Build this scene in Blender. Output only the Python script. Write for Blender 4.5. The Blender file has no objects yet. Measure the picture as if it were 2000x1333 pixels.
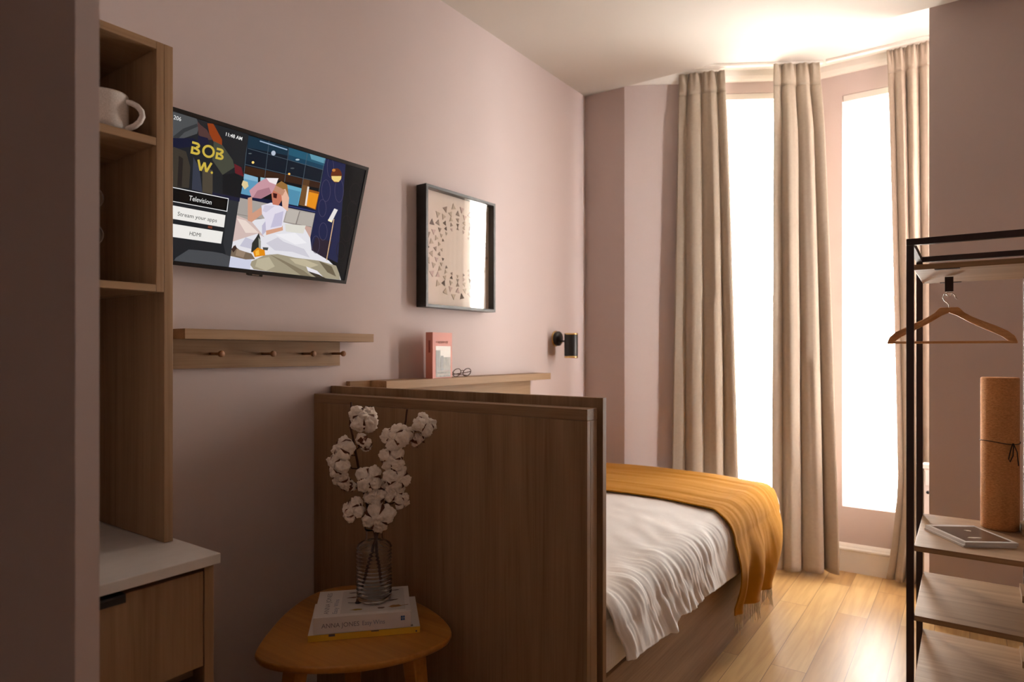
import bpy, bmesh, math, random
from mathutils import Vector, Matrix, noise
PI = math.pi
R = math.radians
random.seed(7)

# ------------------------------------------------------------------ camera, world, light, exposure
S = bpy.context.scene
COL = S.collection
YAW = 0.6149
cam_d = bpy.data.cameras.new('camera')
cam = bpy.data.objects.new('camera', cam_d)
COL.objects.link(cam)
cam.location = (1.87, 0.0, 1.2)
cam.rotation_euler = (PI / 2, 0, YAW)
cam_d.sensor_width = 36.0
cam_d.lens = 1262.0 / 2000.0 * 36.0
cam_d.shift_y = (689.0 - 666.5) / 2000.0
cam_d.clip_start = 0.05
cam_d.dof.use_dof = True
cam_d.dof.focus_distance = 1.9
cam_d.dof.aperture_fstop = 3.2
S.camera = cam

W = bpy.data.worlds.new('sky')
S.world = W
W.use_nodes = True
bg = W.node_tree.nodes['Background']
bg.inputs['Color'].default_value = (1.0, 0.965, 0.92, 1)
# overcast daylight over a street: brightest at house-front height, dimmer overhead and towards the ground
wn, wl = W.node_tree.nodes, W.node_tree.links
wt_, ws, wr, wm = wn.new('ShaderNodeTexCoord'), wn.new('ShaderNodeSeparateXYZ'), wn.new('ShaderNodeMapRange'), wn.new('ShaderNodeMath')
wa = wn.new('ShaderNodeMath'); wa.operation = 'ABSOLUTE'
wr.inputs['From Min'].default_value = 0.05; wr.inputs['From Max'].default_value = 0.62
wr.inputs['To Min'].default_value = 74.0; wr.inputs['To Max'].default_value = 20.0
wr.interpolation_type = 'SMOOTHSTEP'
wl.new(wt_.outputs['Generated'], ws.inputs[0]); wl.new(ws.outputs['Z'], wa.inputs[0]); wl.new(wa.outputs[0], wr.inputs['Value'])
wl.new(wr.outputs[0], bg.inputs['Strength'])

S.view_settings.view_transform = 'Standard'
S.view_settings.look = 'None'
S.view_settings.gamma = 1
S.view_settings.use_curve_mapping = False
S.view_settings.exposure = 0.0
S.cycles.use_denoising = True
S.cycles.max_bounces = 10
S.cycles.diffuse_bounces = 6
S.cycles.transparent_max_bounces = 16
S.cycles.sample_clamp_indirect = 8.0

# daylight enters through the bay windows (the last two, unseen behind the pier, are added for their light): portals sample the sky there
def portal(name, centre, normal, w, h):
    l = bpy.data.lights.new(name, 'AREA')
    l.shape = 'RECTANGLE'
    l.size = w
    l.size_y = h
    l.cycles.is_portal = True
    o = bpy.data.objects.new(name, l)
    COL.objects.link(o)
    o.location = centre
    o.rotation_euler = Vector(normal).to_track_quat('-Z', 'Z').to_euler()
    return o

SP0 = Vector((0.254, 3.41, 0)); SPD = Vector((0.85774, 0.51409, 0)); SPN = Vector((0.51409, -0.85774, 0))  # splayed bay wall
def sp(s, z, off=0.0):
    p = SP0 + SPD * s + SPN * off
    return Vector((p.x, p.y, z))
portal('daylight_splay', sp(0.66, 1.52, -0.115), SPN, 0.52, 2.4)
portal('daylight_front', (1.49, 4.08, 1.49), (0, -1, 0), 0.42, 2.34)
portal('daylight_added_front', (2.435, 4.08, 1.49), (0, -1, 0), 0.60, 2.34)
portal('daylight_added_side', (2.995, 3.645, 1.49), (-1, 0, 0), 0.25, 2.34)

# ------------------------------------------------------------------ materials
def mat(name, col, rough=0.6, metal=0.0, spec=0.5, sheen=0.0):
    m = bpy.data.materials.new(name)
    m.use_nodes = True
    b = m.node_tree.nodes['Principled BSDF']
    b.inputs['Base Color'].default_value = (*col, 1)
    b.inputs['Roughness'].default_value = rough
    b.inputs['Metallic'].default_value = metal
    b.inputs['Specular IOR Level'].default_value = spec
    if sheen:
        b.inputs['Sheen Weight'].default_value = sheen
    return m

def nodes(m):
    return m.node_tree.nodes, m.node_tree.links, m.node_tree.nodes['Principled BSDF']

def ramp(N, stops):
    r = N.new('ShaderNodeValToRGB')
    e = r.color_ramp.elements
    e[0].position = stops[0][0]; e[0].color = (*stops[0][1], 1)
    e[1].position = stops[-1][0]; e[1].color = (*stops[-1][1], 1)
    for p, c in stops[1:-1]:
        k = e.new(p); k.color = (*c, 1)
    return r

def noisy(name, c1, c2, scale, rough=0.6, bump=0.0, stretch=(1, 1, 1), detail=6, spec=0.4, bdist=0.002, sheen=0.0, nrough=0.6):
    m = mat(name, c1, rough, spec=spec, sheen=sheen)
    N, L, b = nodes(m)
    tc = N.new('ShaderNodeTexCoord'); mp = N.new('ShaderNodeMapping')
    mp.inputs['Scale'].default_value = stretch
    nz = N.new('ShaderNodeTexNoise'); nz.inputs['Scale'].default_value = scale
    nz.inputs['Detail'].default_value = detail; nz.inputs['Roughness'].default_value = nrough
    L.new(tc.outputs['Object'], mp.inputs[0]); L.new(mp.outputs[0], nz.inputs['Vector'])
    r = ramp(N, [(0.3, c1), (0.7, c2)])
    L.new(nz.outputs['Fac'], r.inputs[0]); L.new(r.outputs[0], b.inputs['Base Color'])
    if bump:
        bp = N.new('ShaderNodeBump'); bp.inputs['Strength'].default_value = bump; bp.inputs['Distance'].default_value = bdist
        L.new(nz.outputs['Fac'], bp.inputs['Height']); L.new(bp.outputs[0], b.inputs['Normal'])
    return m

def wood(name, c_dark, c_mid, c_light, axis='z', scale=1.0, rough=0.5, spec=0.22):
    """straight grained laminate: long noise streaks along one axis, a few cathedral swirls"""
    m = mat(name, c_mid, rough, spec=spec)
    N, L, b = nodes(m)
    tc = N.new('ShaderNodeTexCoord')
    mp = N.new('ShaderNodeMapping'); mp2 = N.new('ShaderNodeMapping')
    long = {'x': (0.9, 14, 14), 'y': (14, 0.9, 14), 'z': (14, 14, 0.9)}[axis]
    fine = {'x': (4, 160, 160), 'y': (160, 4, 160), 'z': (160, 160, 4)}[axis]
    mp.inputs['Scale'].default_value = [v * scale for v in long]
    mp2.inputs['Scale'].default_value = [v * scale for v in fine]
    a = N.new('ShaderNodeTexNoise'); a.inputs['Scale'].default_value = 1.0; a.inputs['Detail'].default_value = 4; a.inputs['Distortion'].default_value = 1.2
    f = N.new('ShaderNodeTexNoise'); f.inputs['Scale'].default_value = 1.0; f.inputs['Detail'].default_value = 3
    L.new(tc.outputs['Object'], mp.inputs[0]); L.new(mp.outputs[0], a.inputs['Vector'])
    L.new(tc.outputs['Object'], mp2.inputs[0]); L.new(mp2.outputs[0], f.inputs['Vector'])
    mx = N.new('ShaderNodeMath'); mx.operation = 'MULTIPLY_ADD'; mx.inputs[1].default_value = 0.35
    L.new(f.outputs['Fac'], mx.inputs[0])
    m2 = N.new('ShaderNodeMath'); m2.operation = 'MULTIPLY'; m2.inputs[1].default_value = 0.75
    L.new(a.outputs['Fac'], m2.inputs[0]); L.new(m2.outputs[0], mx.inputs[2])
    r = ramp(N, [(0.36, c_dark), (0.53, c_mid), (0.72, c_light)])
    L.new(mx.outputs[0], r.inputs[0]); L.new(r.outputs[0], b.inputs['Base Color'])
    bp = N.new('ShaderNodeBump'); bp.inputs['Strength'].default_value = 0.12; bp.inputs['Distance'].default_value = 0.001
    L.new(f.outputs['Fac'], bp.inputs['Height']); L.new(bp.outputs[0], b.inputs['Normal'])
    return m

M = {}
M['wall'] = noisy('mauve_wall_paint', (0.59, 0.495, 0.475), (0.605, 0.508, 0.49), 3.0, rough=0.75, spec=0.2)
N, L, b = nodes(M['wall'])
tc = N.new('ShaderNodeTexCoord'); nz = N.new('ShaderNodeTexNoise'); nz.inputs['Scale'].default_value = 220
bp = N.new('ShaderNodeBump'); bp.inputs['Strength'].default_value = 0.08; bp.inputs['Distance'].default_value = 0.001
L.new(tc.outputs['Object'], nz.inputs['Vector']); L.new(nz.outputs['Fac'], bp.inputs['Height']); L.new(bp.outputs[0], b.inputs['Normal'])
M['ceiling'] = noisy('ceiling_paint', (0.66, 0.625, 0.575), (0.68, 0.64, 0.59), 2.0, rough=0.85, spec=0.1)
M['white'] = noisy('white_gloss_paint', (0.80, 0.77, 0.72), (0.84, 0.81, 0.76), 5.0, rough=0.4, spec=0.4)
OAK = ((0.215, 0.125, 0.062), (0.30, 0.185, 0.10), (0.37, 0.235, 0.135))
M['oak_z'] = wood('oak_laminate_upright', *OAK, axis='z')
M['oak_y'] = wood('oak_laminate_lengthwise', *OAK, axis='y')
M['oak_x'] = wood('oak_laminate_crosswise', *OAK, axis='x')
M['bamboo'] = wood('bamboo_varnish', (0.30, 0.115, 0.018), (0.42, 0.175, 0.030), (0.50, 0.23, 0.050), axis='x', scale=0.8, rough=0.3, spec=0.5)
M['hanger_wood'] = wood('beech_varnish', (0.50, 0.24, 0.09), (0.62, 0.33, 0.14), (0.70, 0.40, 0.18), axis='x', rough=0.35)
M['peg'] = wood('dark_oak_peg', (0.20, 0.09, 0.04), (0.26, 0.12, 0.055), (0.3, 0.15, 0.07), axis='x')
M['marble'] = noisy('pale_marble_laminate', (0.60, 0.57, 0.53), (0.74, 0.70, 0.66), 3.0, rough=0.35, stretch=(3, 1, 1), detail=9, nrough=0.7)
M['black'] = mat('black_metal', (0.012, 0.011, 0.011), 0.35)
M['brown_steel'] = mat('brown_powder_coated_steel', (0.030, 0.012, 0.010), 0.5)
M['brass'] = mat('polished_brass', (0.78, 0.55, 0.24), 0.25, metal=1.0)
M['chrome'] = mat('chrome', (0.8, 0.78, 0.76), 0.2, metal=1.0)
M['plastic'] = mat('black_plastic', (0.010, 0.009, 0.009), 0.28)
M['frame_black'] = mat('black_lacquered_wood', (0.012, 0.011, 0.011), 0.38)
M['paper'] = mat('white_paper', (0.78, 0.74, 0.70), 0.8)
M['cream_paper'] = mat('cream_art_paper', (0.70, 0.60, 0.52), 0.9)
M['ink'] = mat('dark_ink', (0.10, 0.09, 0.09), 0.7)
M['twig'] = noisy('brown_bark', (0.045, 0.018, 0.010), (0.09, 0.035, 0.02), 60, rough=0.8, bump=0.5)
M['husk'] = noisy('dry_brown_husk', (0.07, 0.02, 0.008), (0.20, 0.065, 0.02), 40, rough=0.75)
M['cotton'] = noisy('raw_cotton', (0.80, 0.70, 0.60), (0.92, 0.83, 0.74), 120, rough=0.95, bump=0.8, bdist=0.003, spec=0.1, sheen=0.4)
M['mug'] = noisy('speckled_stoneware', (0.50, 0.45, 0.40), (0.66, 0.61, 0.56), 380, rough=0.45, detail=2)
M['cork'] = noisy('cork', (0.40, 0.17, 0.055), (0.66, 0.32, 0.12), 130, rough=0.85, stretch=(1, 1, 2.5), bump=0.4)
M['cord'] = mat('black_cord', (0.010, 0.009, 0.009), 0.8)
M['yellow'] = mat('yellow_book_cloth', (0.74, 0.44, 0.03), 0.6)

def cloth(name, c, c2, trans=0.0, wscale=900, bump=0.3, coarse=0.0):
    m = noisy(name, c, c2, 60, rough=0.9, spec=0.1, sheen=0.2)
    N, L, b = nodes(m)
    tc = N.new('ShaderNodeTexCoord')
    nz = N.new('ShaderNodeTexNoise'); nz.inputs['Scale'].default_value = wscale; nz.inputs['Detail'].default_value = 2
    bp = N.new('ShaderNodeBump'); bp.inputs['Strength'].default_value = bump; bp.inputs['Distance'].default_value = 0.0015
    L.new(tc.outputs['Object'], nz.inputs['Vector']); L.new(nz.outputs['Fac'], bp.inputs['Height']); L.new(bp.outputs[0], b.inputs['Normal'])
    if trans:
        t = N.new('ShaderNodeBsdfTranslucent'); t.inputs[0].default_value = (*[min(1, v * 1.05) for v in c2], 1)
        mx = N.new('ShaderNodeMixShader'); mx.inputs[0].default_value = trans
        out = N['Material Output']
        L.new(b.outputs[0], mx.inputs[1]); L.new(t.outputs[0], mx.inputs[2]); L.new(mx.outputs[0], out.inputs[0])
    return m
M['curtain'] = cloth('beige_curtain_linen', (0.42, 0.35, 0.275), (0.46, 0.385, 0.305), trans=0.08, wscale=700)
M['duvet'] = cloth('white_cotton_sheet', (0.90, 0.885, 0.87), (0.93, 0.91, 0.90), wscale=1500, bump=0.1)
M['throw'] = noisy('mustard_wool', (0.38, 0.160, 0.005), (0.50, 0.225, 0.011), 260, rough=0.95, bump=0.7, stretch=(1, 3, 3), bdist=0.002, sheen=0.08, spec=0.1)
M['fringe'] = mat('cream_wool_fringe', (0.72, 0.62, 0.45), 0.9)

def sheer_mat():
    m = bpy.data.materials.new('sheer_voile')
    m.use_nodes = True
    N, L = m.node_tree.nodes, m.node_tree.links
    N.clear()
    out = N.new('ShaderNodeOutputMaterial')
    tr = N.new('ShaderNodeBsdfTransparent'); tl = N.new('ShaderNodeBsdfTranslucent'); df = N.new('ShaderNodeBsdfDiffuse')
    tl.inputs[0].default_value = (0.95, 0.90, 0.82, 1); df.inputs[0].default_value = (0.9, 0.86, 0.8, 1)
    a = N.new('ShaderNodeMixShader'); a.inputs[0].default_value = 0.35
    c = N.new('ShaderNodeMixShader'); c.inputs[0].default_value = 0.55
    L.new(tl.outputs[0], a.inputs[1]); L.new(df.outputs[0], a.inputs[2])
    L.new(tr.outputs[0], c.inputs[1]); L.new(a.outputs[0], c.inputs[2]); L.new(c.outputs[0], out.inputs[0])
    return m
M['sheer'] = sheer_mat()

def glass_mat(name, rough=0.0, ior=1.5, tint=(1, 1, 1)):
    """thin pane: clear, with a Fresnel reflection"""
    m = bpy.data.materials.new(name)
    m.use_nodes = True
    N, L = m.node_tree.nodes, m.node_tree.links
    N.clear()
    out = N.new('ShaderNodeOutputMaterial')
    tr = N.new('ShaderNodeBsdfTransparent'); tr.inputs[0].default_value = (*tint, 1)
    gl = N.new('ShaderNodeBsdfGlossy'); gl.inputs['Roughness'].default_value = rough
    fr = N.new('ShaderNodeFresnel'); fr.inputs[0].default_value = ior
    mx = N.new('ShaderNodeMixShader')
    ge = N.new('ShaderNodeNewGeometry'); sb = N.new('ShaderNodeMath'); sb.operation = 'SUBTRACT'; sb.inputs[0].default_value = 1.0
    mu = N.new('ShaderNodeMath'); mu.operation = 'MULTIPLY'
    L.new(ge.outputs['Backfacing'], sb.inputs[1]); L.new(sb.outputs[0], mu.inputs[0]); L.new(fr.outputs[0], mu.inputs[1])   # no mirror on the way out of the pane
    L.new(mu.outputs[0], mx.inputs[0]); L.new(tr.outputs[0], mx.inputs[1]); L.new(gl.outputs[0], mx.inputs[2]); L.new(mx.outputs[0], out.inputs[0])
    return m
M['pane'] = glass_mat('window_glass')
M['picture_glass'] = glass_mat('picture_glass', 0.015, 1.6)
g = bpy.data.materials.new('clear_vase_glass'); g.use_nodes = True
gb = g.node_tree.nodes['Principled BSDF']
gb.inputs['Base Color'].default_value = (0.97, 0.96, 0.95, 1); gb.inputs['Roughness'].default_value = 0.02
gb.inputs['Transmission Weight'].default_value = 1.0; gb.inputs['IOR'].default_value = 1.45
M['glass'] = g

# oak floor: boards run away from the bed panel towards the bay
m = mat('oak_floorboards', (0.5, 0.3, 0.13), 0.38, spec=0.5)
N, L, b = nodes(m)
tc = N.new('ShaderNodeTexCoord'); mp = N.new('ShaderNodeMapping'); mp.inputs['Rotation'].default_value = (0, 0, PI / 2)
br = N.new('ShaderNodeTexBrick'); br.offset = 0.37; br.offset_frequency = 2
br.inputs['Scale'].default_value = 1.0; br.inputs['Brick Width'].default_value = 1.1; br.inputs['Row Height'].default_value = 0.125
br.inputs['Mortar Size'].default_value = 0.0012; br.inputs['Mortar Smooth'].default_value = 0.2; br.inputs['Bias'].default_value = 0.0
br.inputs['Color1'].default_value = (0, 0, 0, 1); br.inputs['Color2'].default_value = (1, 1, 1, 1); br.inputs['Mortar'].default_value = (0, 0, 0, 1)
L.new(tc.outputs['Object'], mp.inputs[0]); L.new(mp.outputs[0], br.inputs['Vector'])
tone = ramp(N, [(0.0, (0.38, 0.215, 0.080)), (0.5, (0.46, 0.28, 0.11)), (1.0, (0.55, 0.36, 0.155))])
L.new(br.outputs['Color'], tone.inputs[0])
mp2 = N.new('ShaderNodeMapping'); mp2.inputs['Scale'].default_value = (22, 1.3, 1)
off = N.new('ShaderNodeVectorMath'); off.operation = 'MULTIPLY_ADD'
off.inputs[1].default_value = (0, 37, 0)
L.new(br.outputs['Color'], off.inputs[0]); L.new(tc.outputs['Object'], off.inputs[2]); L.new(off.outputs[0], mp2.inputs[0])
gr = N.new('ShaderNodeTexNoise'); gr.inputs['Scale'].default_value = 1.5; gr.inputs['Detail'].default_value = 7; gr.inputs['Distortion'].default_value = 0.8
L.new(mp2.outputs[0], gr.inputs['Vector'])
gm = ramp(N, [(0.25, (0.70, 0.62, 0.55)), (0.6, (1.0, 1.0, 1.0)), (0.8, (1.12, 1.1, 1.08))])
L.new(gr.outputs['Fac'], gm.inputs[0])
mul = N.new('ShaderNodeMix'); mul.data_type = 'RGBA'; mul.blend_type = 'MULTIPLY'; mul.inputs[0].default_value = 1.0
L.new(tone.outputs[0], mul.inputs[6]); L.new(gm.outputs[0], mul.inputs[7])
vk = N.new('ShaderNodeTexVoronoi'); vk.inputs['Scale'].default_value = 3.2
mp3 = N.new('ShaderNodeMapping'); mp3.inputs['Scale'].default_value = (1.6, 0.8, 1)
L.new(tc.outputs['Object'], mp3.inputs[0]); L.new(mp3.outputs[0], vk.inputs['Vector'])
kr = ramp(N, [(0.02, (0.35, 0.25, 0.18)), (0.055, (1, 1, 1))])
L.new(vk.outputs['Distance'], kr.inputs[0])
mk = N.new('ShaderNodeMix'); mk.data_type = 'RGBA'; mk.blend_type = 'MULTIPLY'; mk.inputs[0].default_value = 1.0
L.new(mul.outputs[2], mk.inputs[6]); L.new(kr.outputs[0], mk.inputs[7])
seam = N.new('ShaderNodeMix'); seam.data_type = 'RGBA'
L.new(br.outputs['Fac'], seam.inputs[0]); L.new(mk.outputs[2], seam.inputs[6]); seam.inputs[7].default_value = (0.16, 0.08, 0.03, 1)
L.new(seam.outputs[2], b.inputs['Base Color'])
bp = N.new('ShaderNodeBump'); bp.inputs['Strength'].default_value = 0.15; bp.inputs['Distance'].default_value = 0.002
L.new(gr.outputs['Fac'], bp.inputs['Height']); L.new(bp.outputs[0], b.inputs['Normal'])
M['floor'] = m

# ------------------------------------------------------------------ mesh helpers
class MB:
    """collects geometry in world coordinates; linked as one mesh by part()/thing_mesh()"""
    def __init__(self):
        self.v = []; self.f = []; self.s = []
    def add(self, vs, fs, smooth=False):
        k = len(self.v)
        self.v += [Vector(v) for v in vs]
        self.f += [[i + k for i in f] for f in fs]
        self.s += [smooth] * len(fs)
        return self
    def box(self, x0, x1, y0, y1, z0, z1, mtx=None):
        vs = [Vector(p) for p in ((x0, y0, z0), (x1, y0, z0), (x1, y1, z0), (x0, y1, z0), (x0, y0, z1), (x1, y0, z1), (x1, y1, z1), (x0, y1, z1))]
        if mtx: vs = [mtx @ v for v in vs]
        return self.add(vs, [(0, 3, 2, 1), (4, 5, 6, 7), (0, 1, 5, 4), (1, 2, 6, 5), (2, 3, 7, 6), (3, 0, 4, 7)])
    def tube(self, pts, rad, n=12, cap=True, smooth=True):
        pts = [Vector(p) for p in pts]
        if not isinstance(rad, (list, tuple)): rad = [rad] * len(pts)
        rings = []
        up = None
        for i, p in enumerate(pts):
            d = (pts[min(i + 1, len(pts) - 1)] - pts[max(i - 1, 0)]).normalized()
            if up is None:
                up = d.orthogonal().normalized()
            up = (up - d * up.dot(d)).normalized()
            sd = d.cross(up)
            rings.append([p + (up * math.cos(2 * PI * k / n) + sd * math.sin(2 * PI * k / n)) * rad[i] for k in range(n)])
        vs = [v for r in rings for v in r]
        fs = [(i * n + k, i * n + (k + 1) % n, (i + 1) * n + (k + 1) % n, (i + 1) * n + k) for i in range(len(pts) - 1) for k in range(n)]
        self.add(vs, fs, smooth)
        if cap:
            self.add(rings[0], [list(range(n))[::-1]]); self.add(rings[-1], [list(range(n))])
        return self
    def lathe(self, prof, o=(0, 0, 0), n=48, mtx=None, smooth=True, close=True):
        vs = []
        for r, z in prof:
            for k in range(n):
                v = Vector((r * math.cos(2 * PI * k / n), r * math.sin(2 * PI * k / n), z))
                if mtx: v = mtx @ v
                vs.append(v + Vector(o))
        fs = [(i * n + k, i * n + (k + 1) % n, (i + 1) * n + (k + 1) % n, (i + 1) * n + k) for i in range(len(prof) - 1) for k in range(n)]
        if close:
            fs += [tuple(range(n))[::-1], tuple((len(prof) - 1) * n + k for k in range(n))]
        return self.add(vs, fs, smooth)
    def prism(self, pts2, z0, z1, mtx=None, smooth=False):
        n = len(pts2)
        vs = [Vector((x, y, z0)) for x, y in pts2] + [Vector((x, y, z1)) for x, y in pts2]
        if mtx: vs = [mtx @ v for v in vs]
        self.add(vs[:n], [list(range(n))[::-1]]); self.add(vs[n:], [list(range(n))])
        return self.add(vs, [(i, (i + 1) % n, n + (i + 1) % n, n + i) for i in range(n)], smooth)
    def grid(self, fn, nu, nv, smooth=True):
        vs = [fn(i / nu, j / nv) for j in range(nv + 1) for i in range(nu + 1)]
        fs = [(j * (nu + 1) + i, j * (nu + 1) + i + 1, (j + 1) * (nu + 1) + i + 1, (j + 1) * (nu + 1) + i) for j in range(nv) for i in range(nu)]
        return self.add(vs, fs, smooth)

def link(name, mb, m, origin=(0, 0, 0), bevel=0.0, solid=0.0, merge=False, segs=2):
    o3 = Vector(origin)
    me = bpy.data.meshes.new(name)
    me.from_pydata([tuple(v - o3) for v in mb.v], [], mb.f)
    me.polygons.foreach_set('use_smooth', mb.s)
    bm = bmesh.new(); bm.from_mesh(me)
    if merge: bmesh.ops.remove_doubles(bm, verts=bm.verts, dist=1e-5)
    bmesh.ops.recalc_face_normals(bm, faces=bm.faces)
    bm.to_mesh(me); bm.free()
    if m is not None: me.materials.append(m)
    o = bpy.data.objects.new(name, me)
    COL.objects.link(o)
    if solid:
        q = o.modifiers.new('thickness', 'SOLIDIFY'); q.thickness = solid; q.offset = 0
    if bevel:
        q = o.modifiers.new('bevel', 'BEVEL'); q.width = bevel; q.segments = segs; q.limit_method = 'ANGLE'; q.angle_limit = R(40)
        q.harden_normals = False
    return o

def tag(o, label, cat, group=None):
    o['label'] = label; o['category'] = cat
    if group: o['group'] = group
    return o

def thing(name, label, cat, loc, group=None):
    o = bpy.data.objects.new(name, None)
    o.empty_display_size = 0.1
    COL.objects.link(o)
    o.location = loc
    return tag(o, label, cat, group)

def root_loc(p):
    while p.parent: p = p.parent
    return p.location

def part(name, mb, m, parent, label=None, **kw):
    o = link(name, mb, m, root_loc(parent), **kw)
    o.parent = parent
    if label: o['label'] = label
    return o

def solo(name, mb, m, label, cat, origin=(0, 0, 0), group=None, **kw):
    o = link(name, mb, m, origin, **kw)
    o.location = origin
    return tag(o, label, cat, group)

def struct(name, mb, m, parent=None, **kw):
    o = link(name, mb, m, (0, 0, 0), **kw)
    o['kind'] = 'structure'
    if parent: o.parent = parent
    return o

def text_mb(body, size, mtx, fit=None, bold=0.0, spacing=1.0, fit_h=None):
    """lettering as flat faces; mtx maps the text's own x/y plane to the world; fit = exact width"""
    cu = bpy.data.curves.new('t', 'FONT')
    cu.body = body; cu.size = size; cu.offset = bold; cu.space_character = spacing; cu.resolution_u = 3
    ob = bpy.data.objects.new('t', cu); COL.objects.link(ob)
    dg = bpy.context.evaluated_depsgraph_get(); dg.update()
    me = bpy.data.meshes.new_from_object(ob.evaluated_get(dg))
    vs = [v.co.copy() for v in me.vertices]; fs = [list(p.vertices) for p in me.polygons]
    bpy.data.objects.remove(ob); bpy.data.meshes.remove(me)
    if vs:
        x0 = min(v.x for v in vs); x1 = max(v.x for v in vs); y0 = min(v.y for v in vs); y1 = max(v.y for v in vs)
        kx = (fit / (x1 - x0)) if fit else 1.0
        ky = (fit_h / (y1 - y0)) if fit_h else 1.0
        for v in vs:
            v.x = (v.x - x0) * kx; v.y *= ky
    mb = MB(); mb.add([mtx @ v for v in vs], fs)
    return mb

def axes(origin, ex, ey):
    ex = Vector(ex).normalized(); ey = Vector(ey).normalized(); ez = ex.cross(ey)
    m = Matrix((ex, ey, ez)).transposed().to_4x4()
    m.translation = Vector(origin)
    return m

# ------------------------------------------------------------------ setting
H = 2.73; HB = 2.79
struct('floor', MB().box(-0.2, 3.4, -2.8, 4.4, -0.1, 0.0), M['floor'])
cl = MB().box(-0.2, 3.4, -2.8, 3.41, H, H + 0.2)
cl.box(-0.2, 3.4, 3.41, 4.4, HB, HB + 0.14)
struct('ceiling', cl, M['ceiling'])
struct('wall_left', MB().box(-0.15, 0.0, -2.8, 3.41, 0, H), M['wall'])
struct('wall_left_return', MB().box(-0.15, 0.254, 3.41, 3.62, 0, HB), M['wall'])
struct('wall_near', MB().box(0.0, 0.878, 0.375, 0.405, 0, H), M['wall'])
struct('wall_back', MB().box(-0.15, 3.4, -2.8, -2.65, 0, H), M['wall'])
struct('wall_right', MB().box(3.25, 3.4, -2.65, 3.46, 0, H), M['wall'])
struct('wall_pier', MB().box(1.726, 3.4, 3.46, 3.51, 0, HB), M['wall'])

def wall_open(name, P0, D, Nin, length, thick, os_, zt):
    """wall from P0 along D, with openings (s0,s1,z0,z1); Nin points into the room"""
    def blk(a, b2, c, d):
        m = Matrix((D, -Nin, Vector((0, 0, 1)))).transposed().to_4x4(); m.translation = P0
        return (a, b2, 0, thick, c, d, m)
    w = MB()
    s = 0
    for s0, s1, z0, z1 in os_:
        for q in (blk(s, s0, 0, zt), blk(s0, s1, 0, z0), blk(s0, s1, z1, zt)):
            w.box(*q)
        s = s1
    w.box(*blk(s, length, 0, zt))
    return struct(name, w, M['wall'])
WIN1 = (0.42, 0.90, 0.345, 2.675)
WIN2 = (0.122, 0.50, 0.352, 2.62)
WIN3_ADDED = (0.955, 1.555, 0.352, 2.62)  # unseen window behind the pier, added to brighten the left wall
F0 = Vector((1.18, 3.965, 0)); FD = Vector((1, 0, 0)); FN = Vector((0, -1, 0))
wall_open('wall_bay_splay', SP0, SPD, SPN, 1.0796, 0.11, [WIN1], HB)
wall_open('wall_bay_front', F0, FD, FN, 1.72, 0.11, [WIN2, WIN3_ADDED], HB)

E0 = Vector((2.88, 3.965, 0)); ED = Vector((0, -1, 0)); EN = Vector((-1, 0, 0))
WIN4_ADDED = (0.185, 0.435, 0.352, 2.62)  # unseen end window, added to light curtains and splay from the side
wall_open('wall_bay_end', E0, ED, EN, 0.455, 0.11, [WIN4_ADDED], HB)

def local(P0, D, Nin):
    m = Matrix((D, Nin, Vector((0, 0, 1)))).transposed().to_4x4(); m.translation = P0
    return m
for k, (P0, D, Nin, o) in enumerate(((SP0, SPD, SPN, WIN1), (F0, FD, FN, WIN2), (F0, FD, FN, WIN3_ADDED), (E0, ED, EN, WIN4_ADDED))):
    s0, s1, z0, z1 = o
    m = local(P0, D, Nin)
    fr = MB()
    t = 0.035
    fr.box(s0, s0 + t, -0.105, -0.065, z0, z1, m); fr.box(s1 - t, s1, -0.105, -0.065, z0, z1, m)
    fr.box(s0 + t, s1 - t, -0.105, -0.065, z0, z0 + t, m); fr.box(s0 + t, s1 - t, -0.105, -0.065, z1 - t, z1, m)
    wdw = struct('window_%d' % (k + 1), fr, M['white'])  # the last two windows are unseen, added for the light they let in
    zm = (z0 + z1) / 2
    struct('window_sash_bar', MB().box(s0 + t, s1 - t, -0.10, -0.07, zm - 0.02, zm + 0.02, m), M['white'], wdw)
    struct('window_pane', MB().box(s0 + t, s1 - t, -0.087, -0.083, z0 + t, zm - 0.02, m).box(s0 + t, s1 - t, -0.087, -0.083, zm + 0.02, z1 - t, m), M['pane'], wdw)
    # sheer voile hung in the reveal
    if k >= 2: continue
    lab = ('white sheer voile over the window between the left and middle beige curtains',
           'white sheer voile over the window between the middle and right beige curtains')[k]
    c = m @ Vector(((s0 + s1) / 2, -0.022, z0))
    sh = thing('sheer_curtain', lab, 'curtain', c, 'white sheers in the bay windows')
    w = s1 - s0
    def fn(a, b2, s0=s0, w=w, z0=z0, z1=z1, m=m):
        z = z1 - 0.045 - b2 * (z1 - z0 - 0.055)
        amp = 0.006 + 0.006 * min(1, b2 * 8)
        return m @ Vector((s0 + 0.008 + a * (w - 0.016), -0.022 + amp * math.sin(a * w * 170 + 1.5 * math.sin(b2 * 3)), z))
    part('voile', MB().grid(fn, 150, 24), M['sheer'], sh)
    def hd(a, b2, s0=s0, w=w, z1=z1, m=m):
        z = z1 - 0.045 - b2 * 0.06
        return m @ Vector((s0 + 0.008 + a * (w - 0.016), -0.022 + 0.008 * math.sin(a * w * 260 + 2 * math.sin(a * 31)), z))
    part('gathered_heading', MB().grid(hd, 160, 4), M['sheer'], sh)
    part('curtain_track', MB().box(s0 + 0.004, s1 - 0.004, -0.040, -0.006, z1 - 0.036, z1 - 0.002, m), M['white'], sh)

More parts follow.
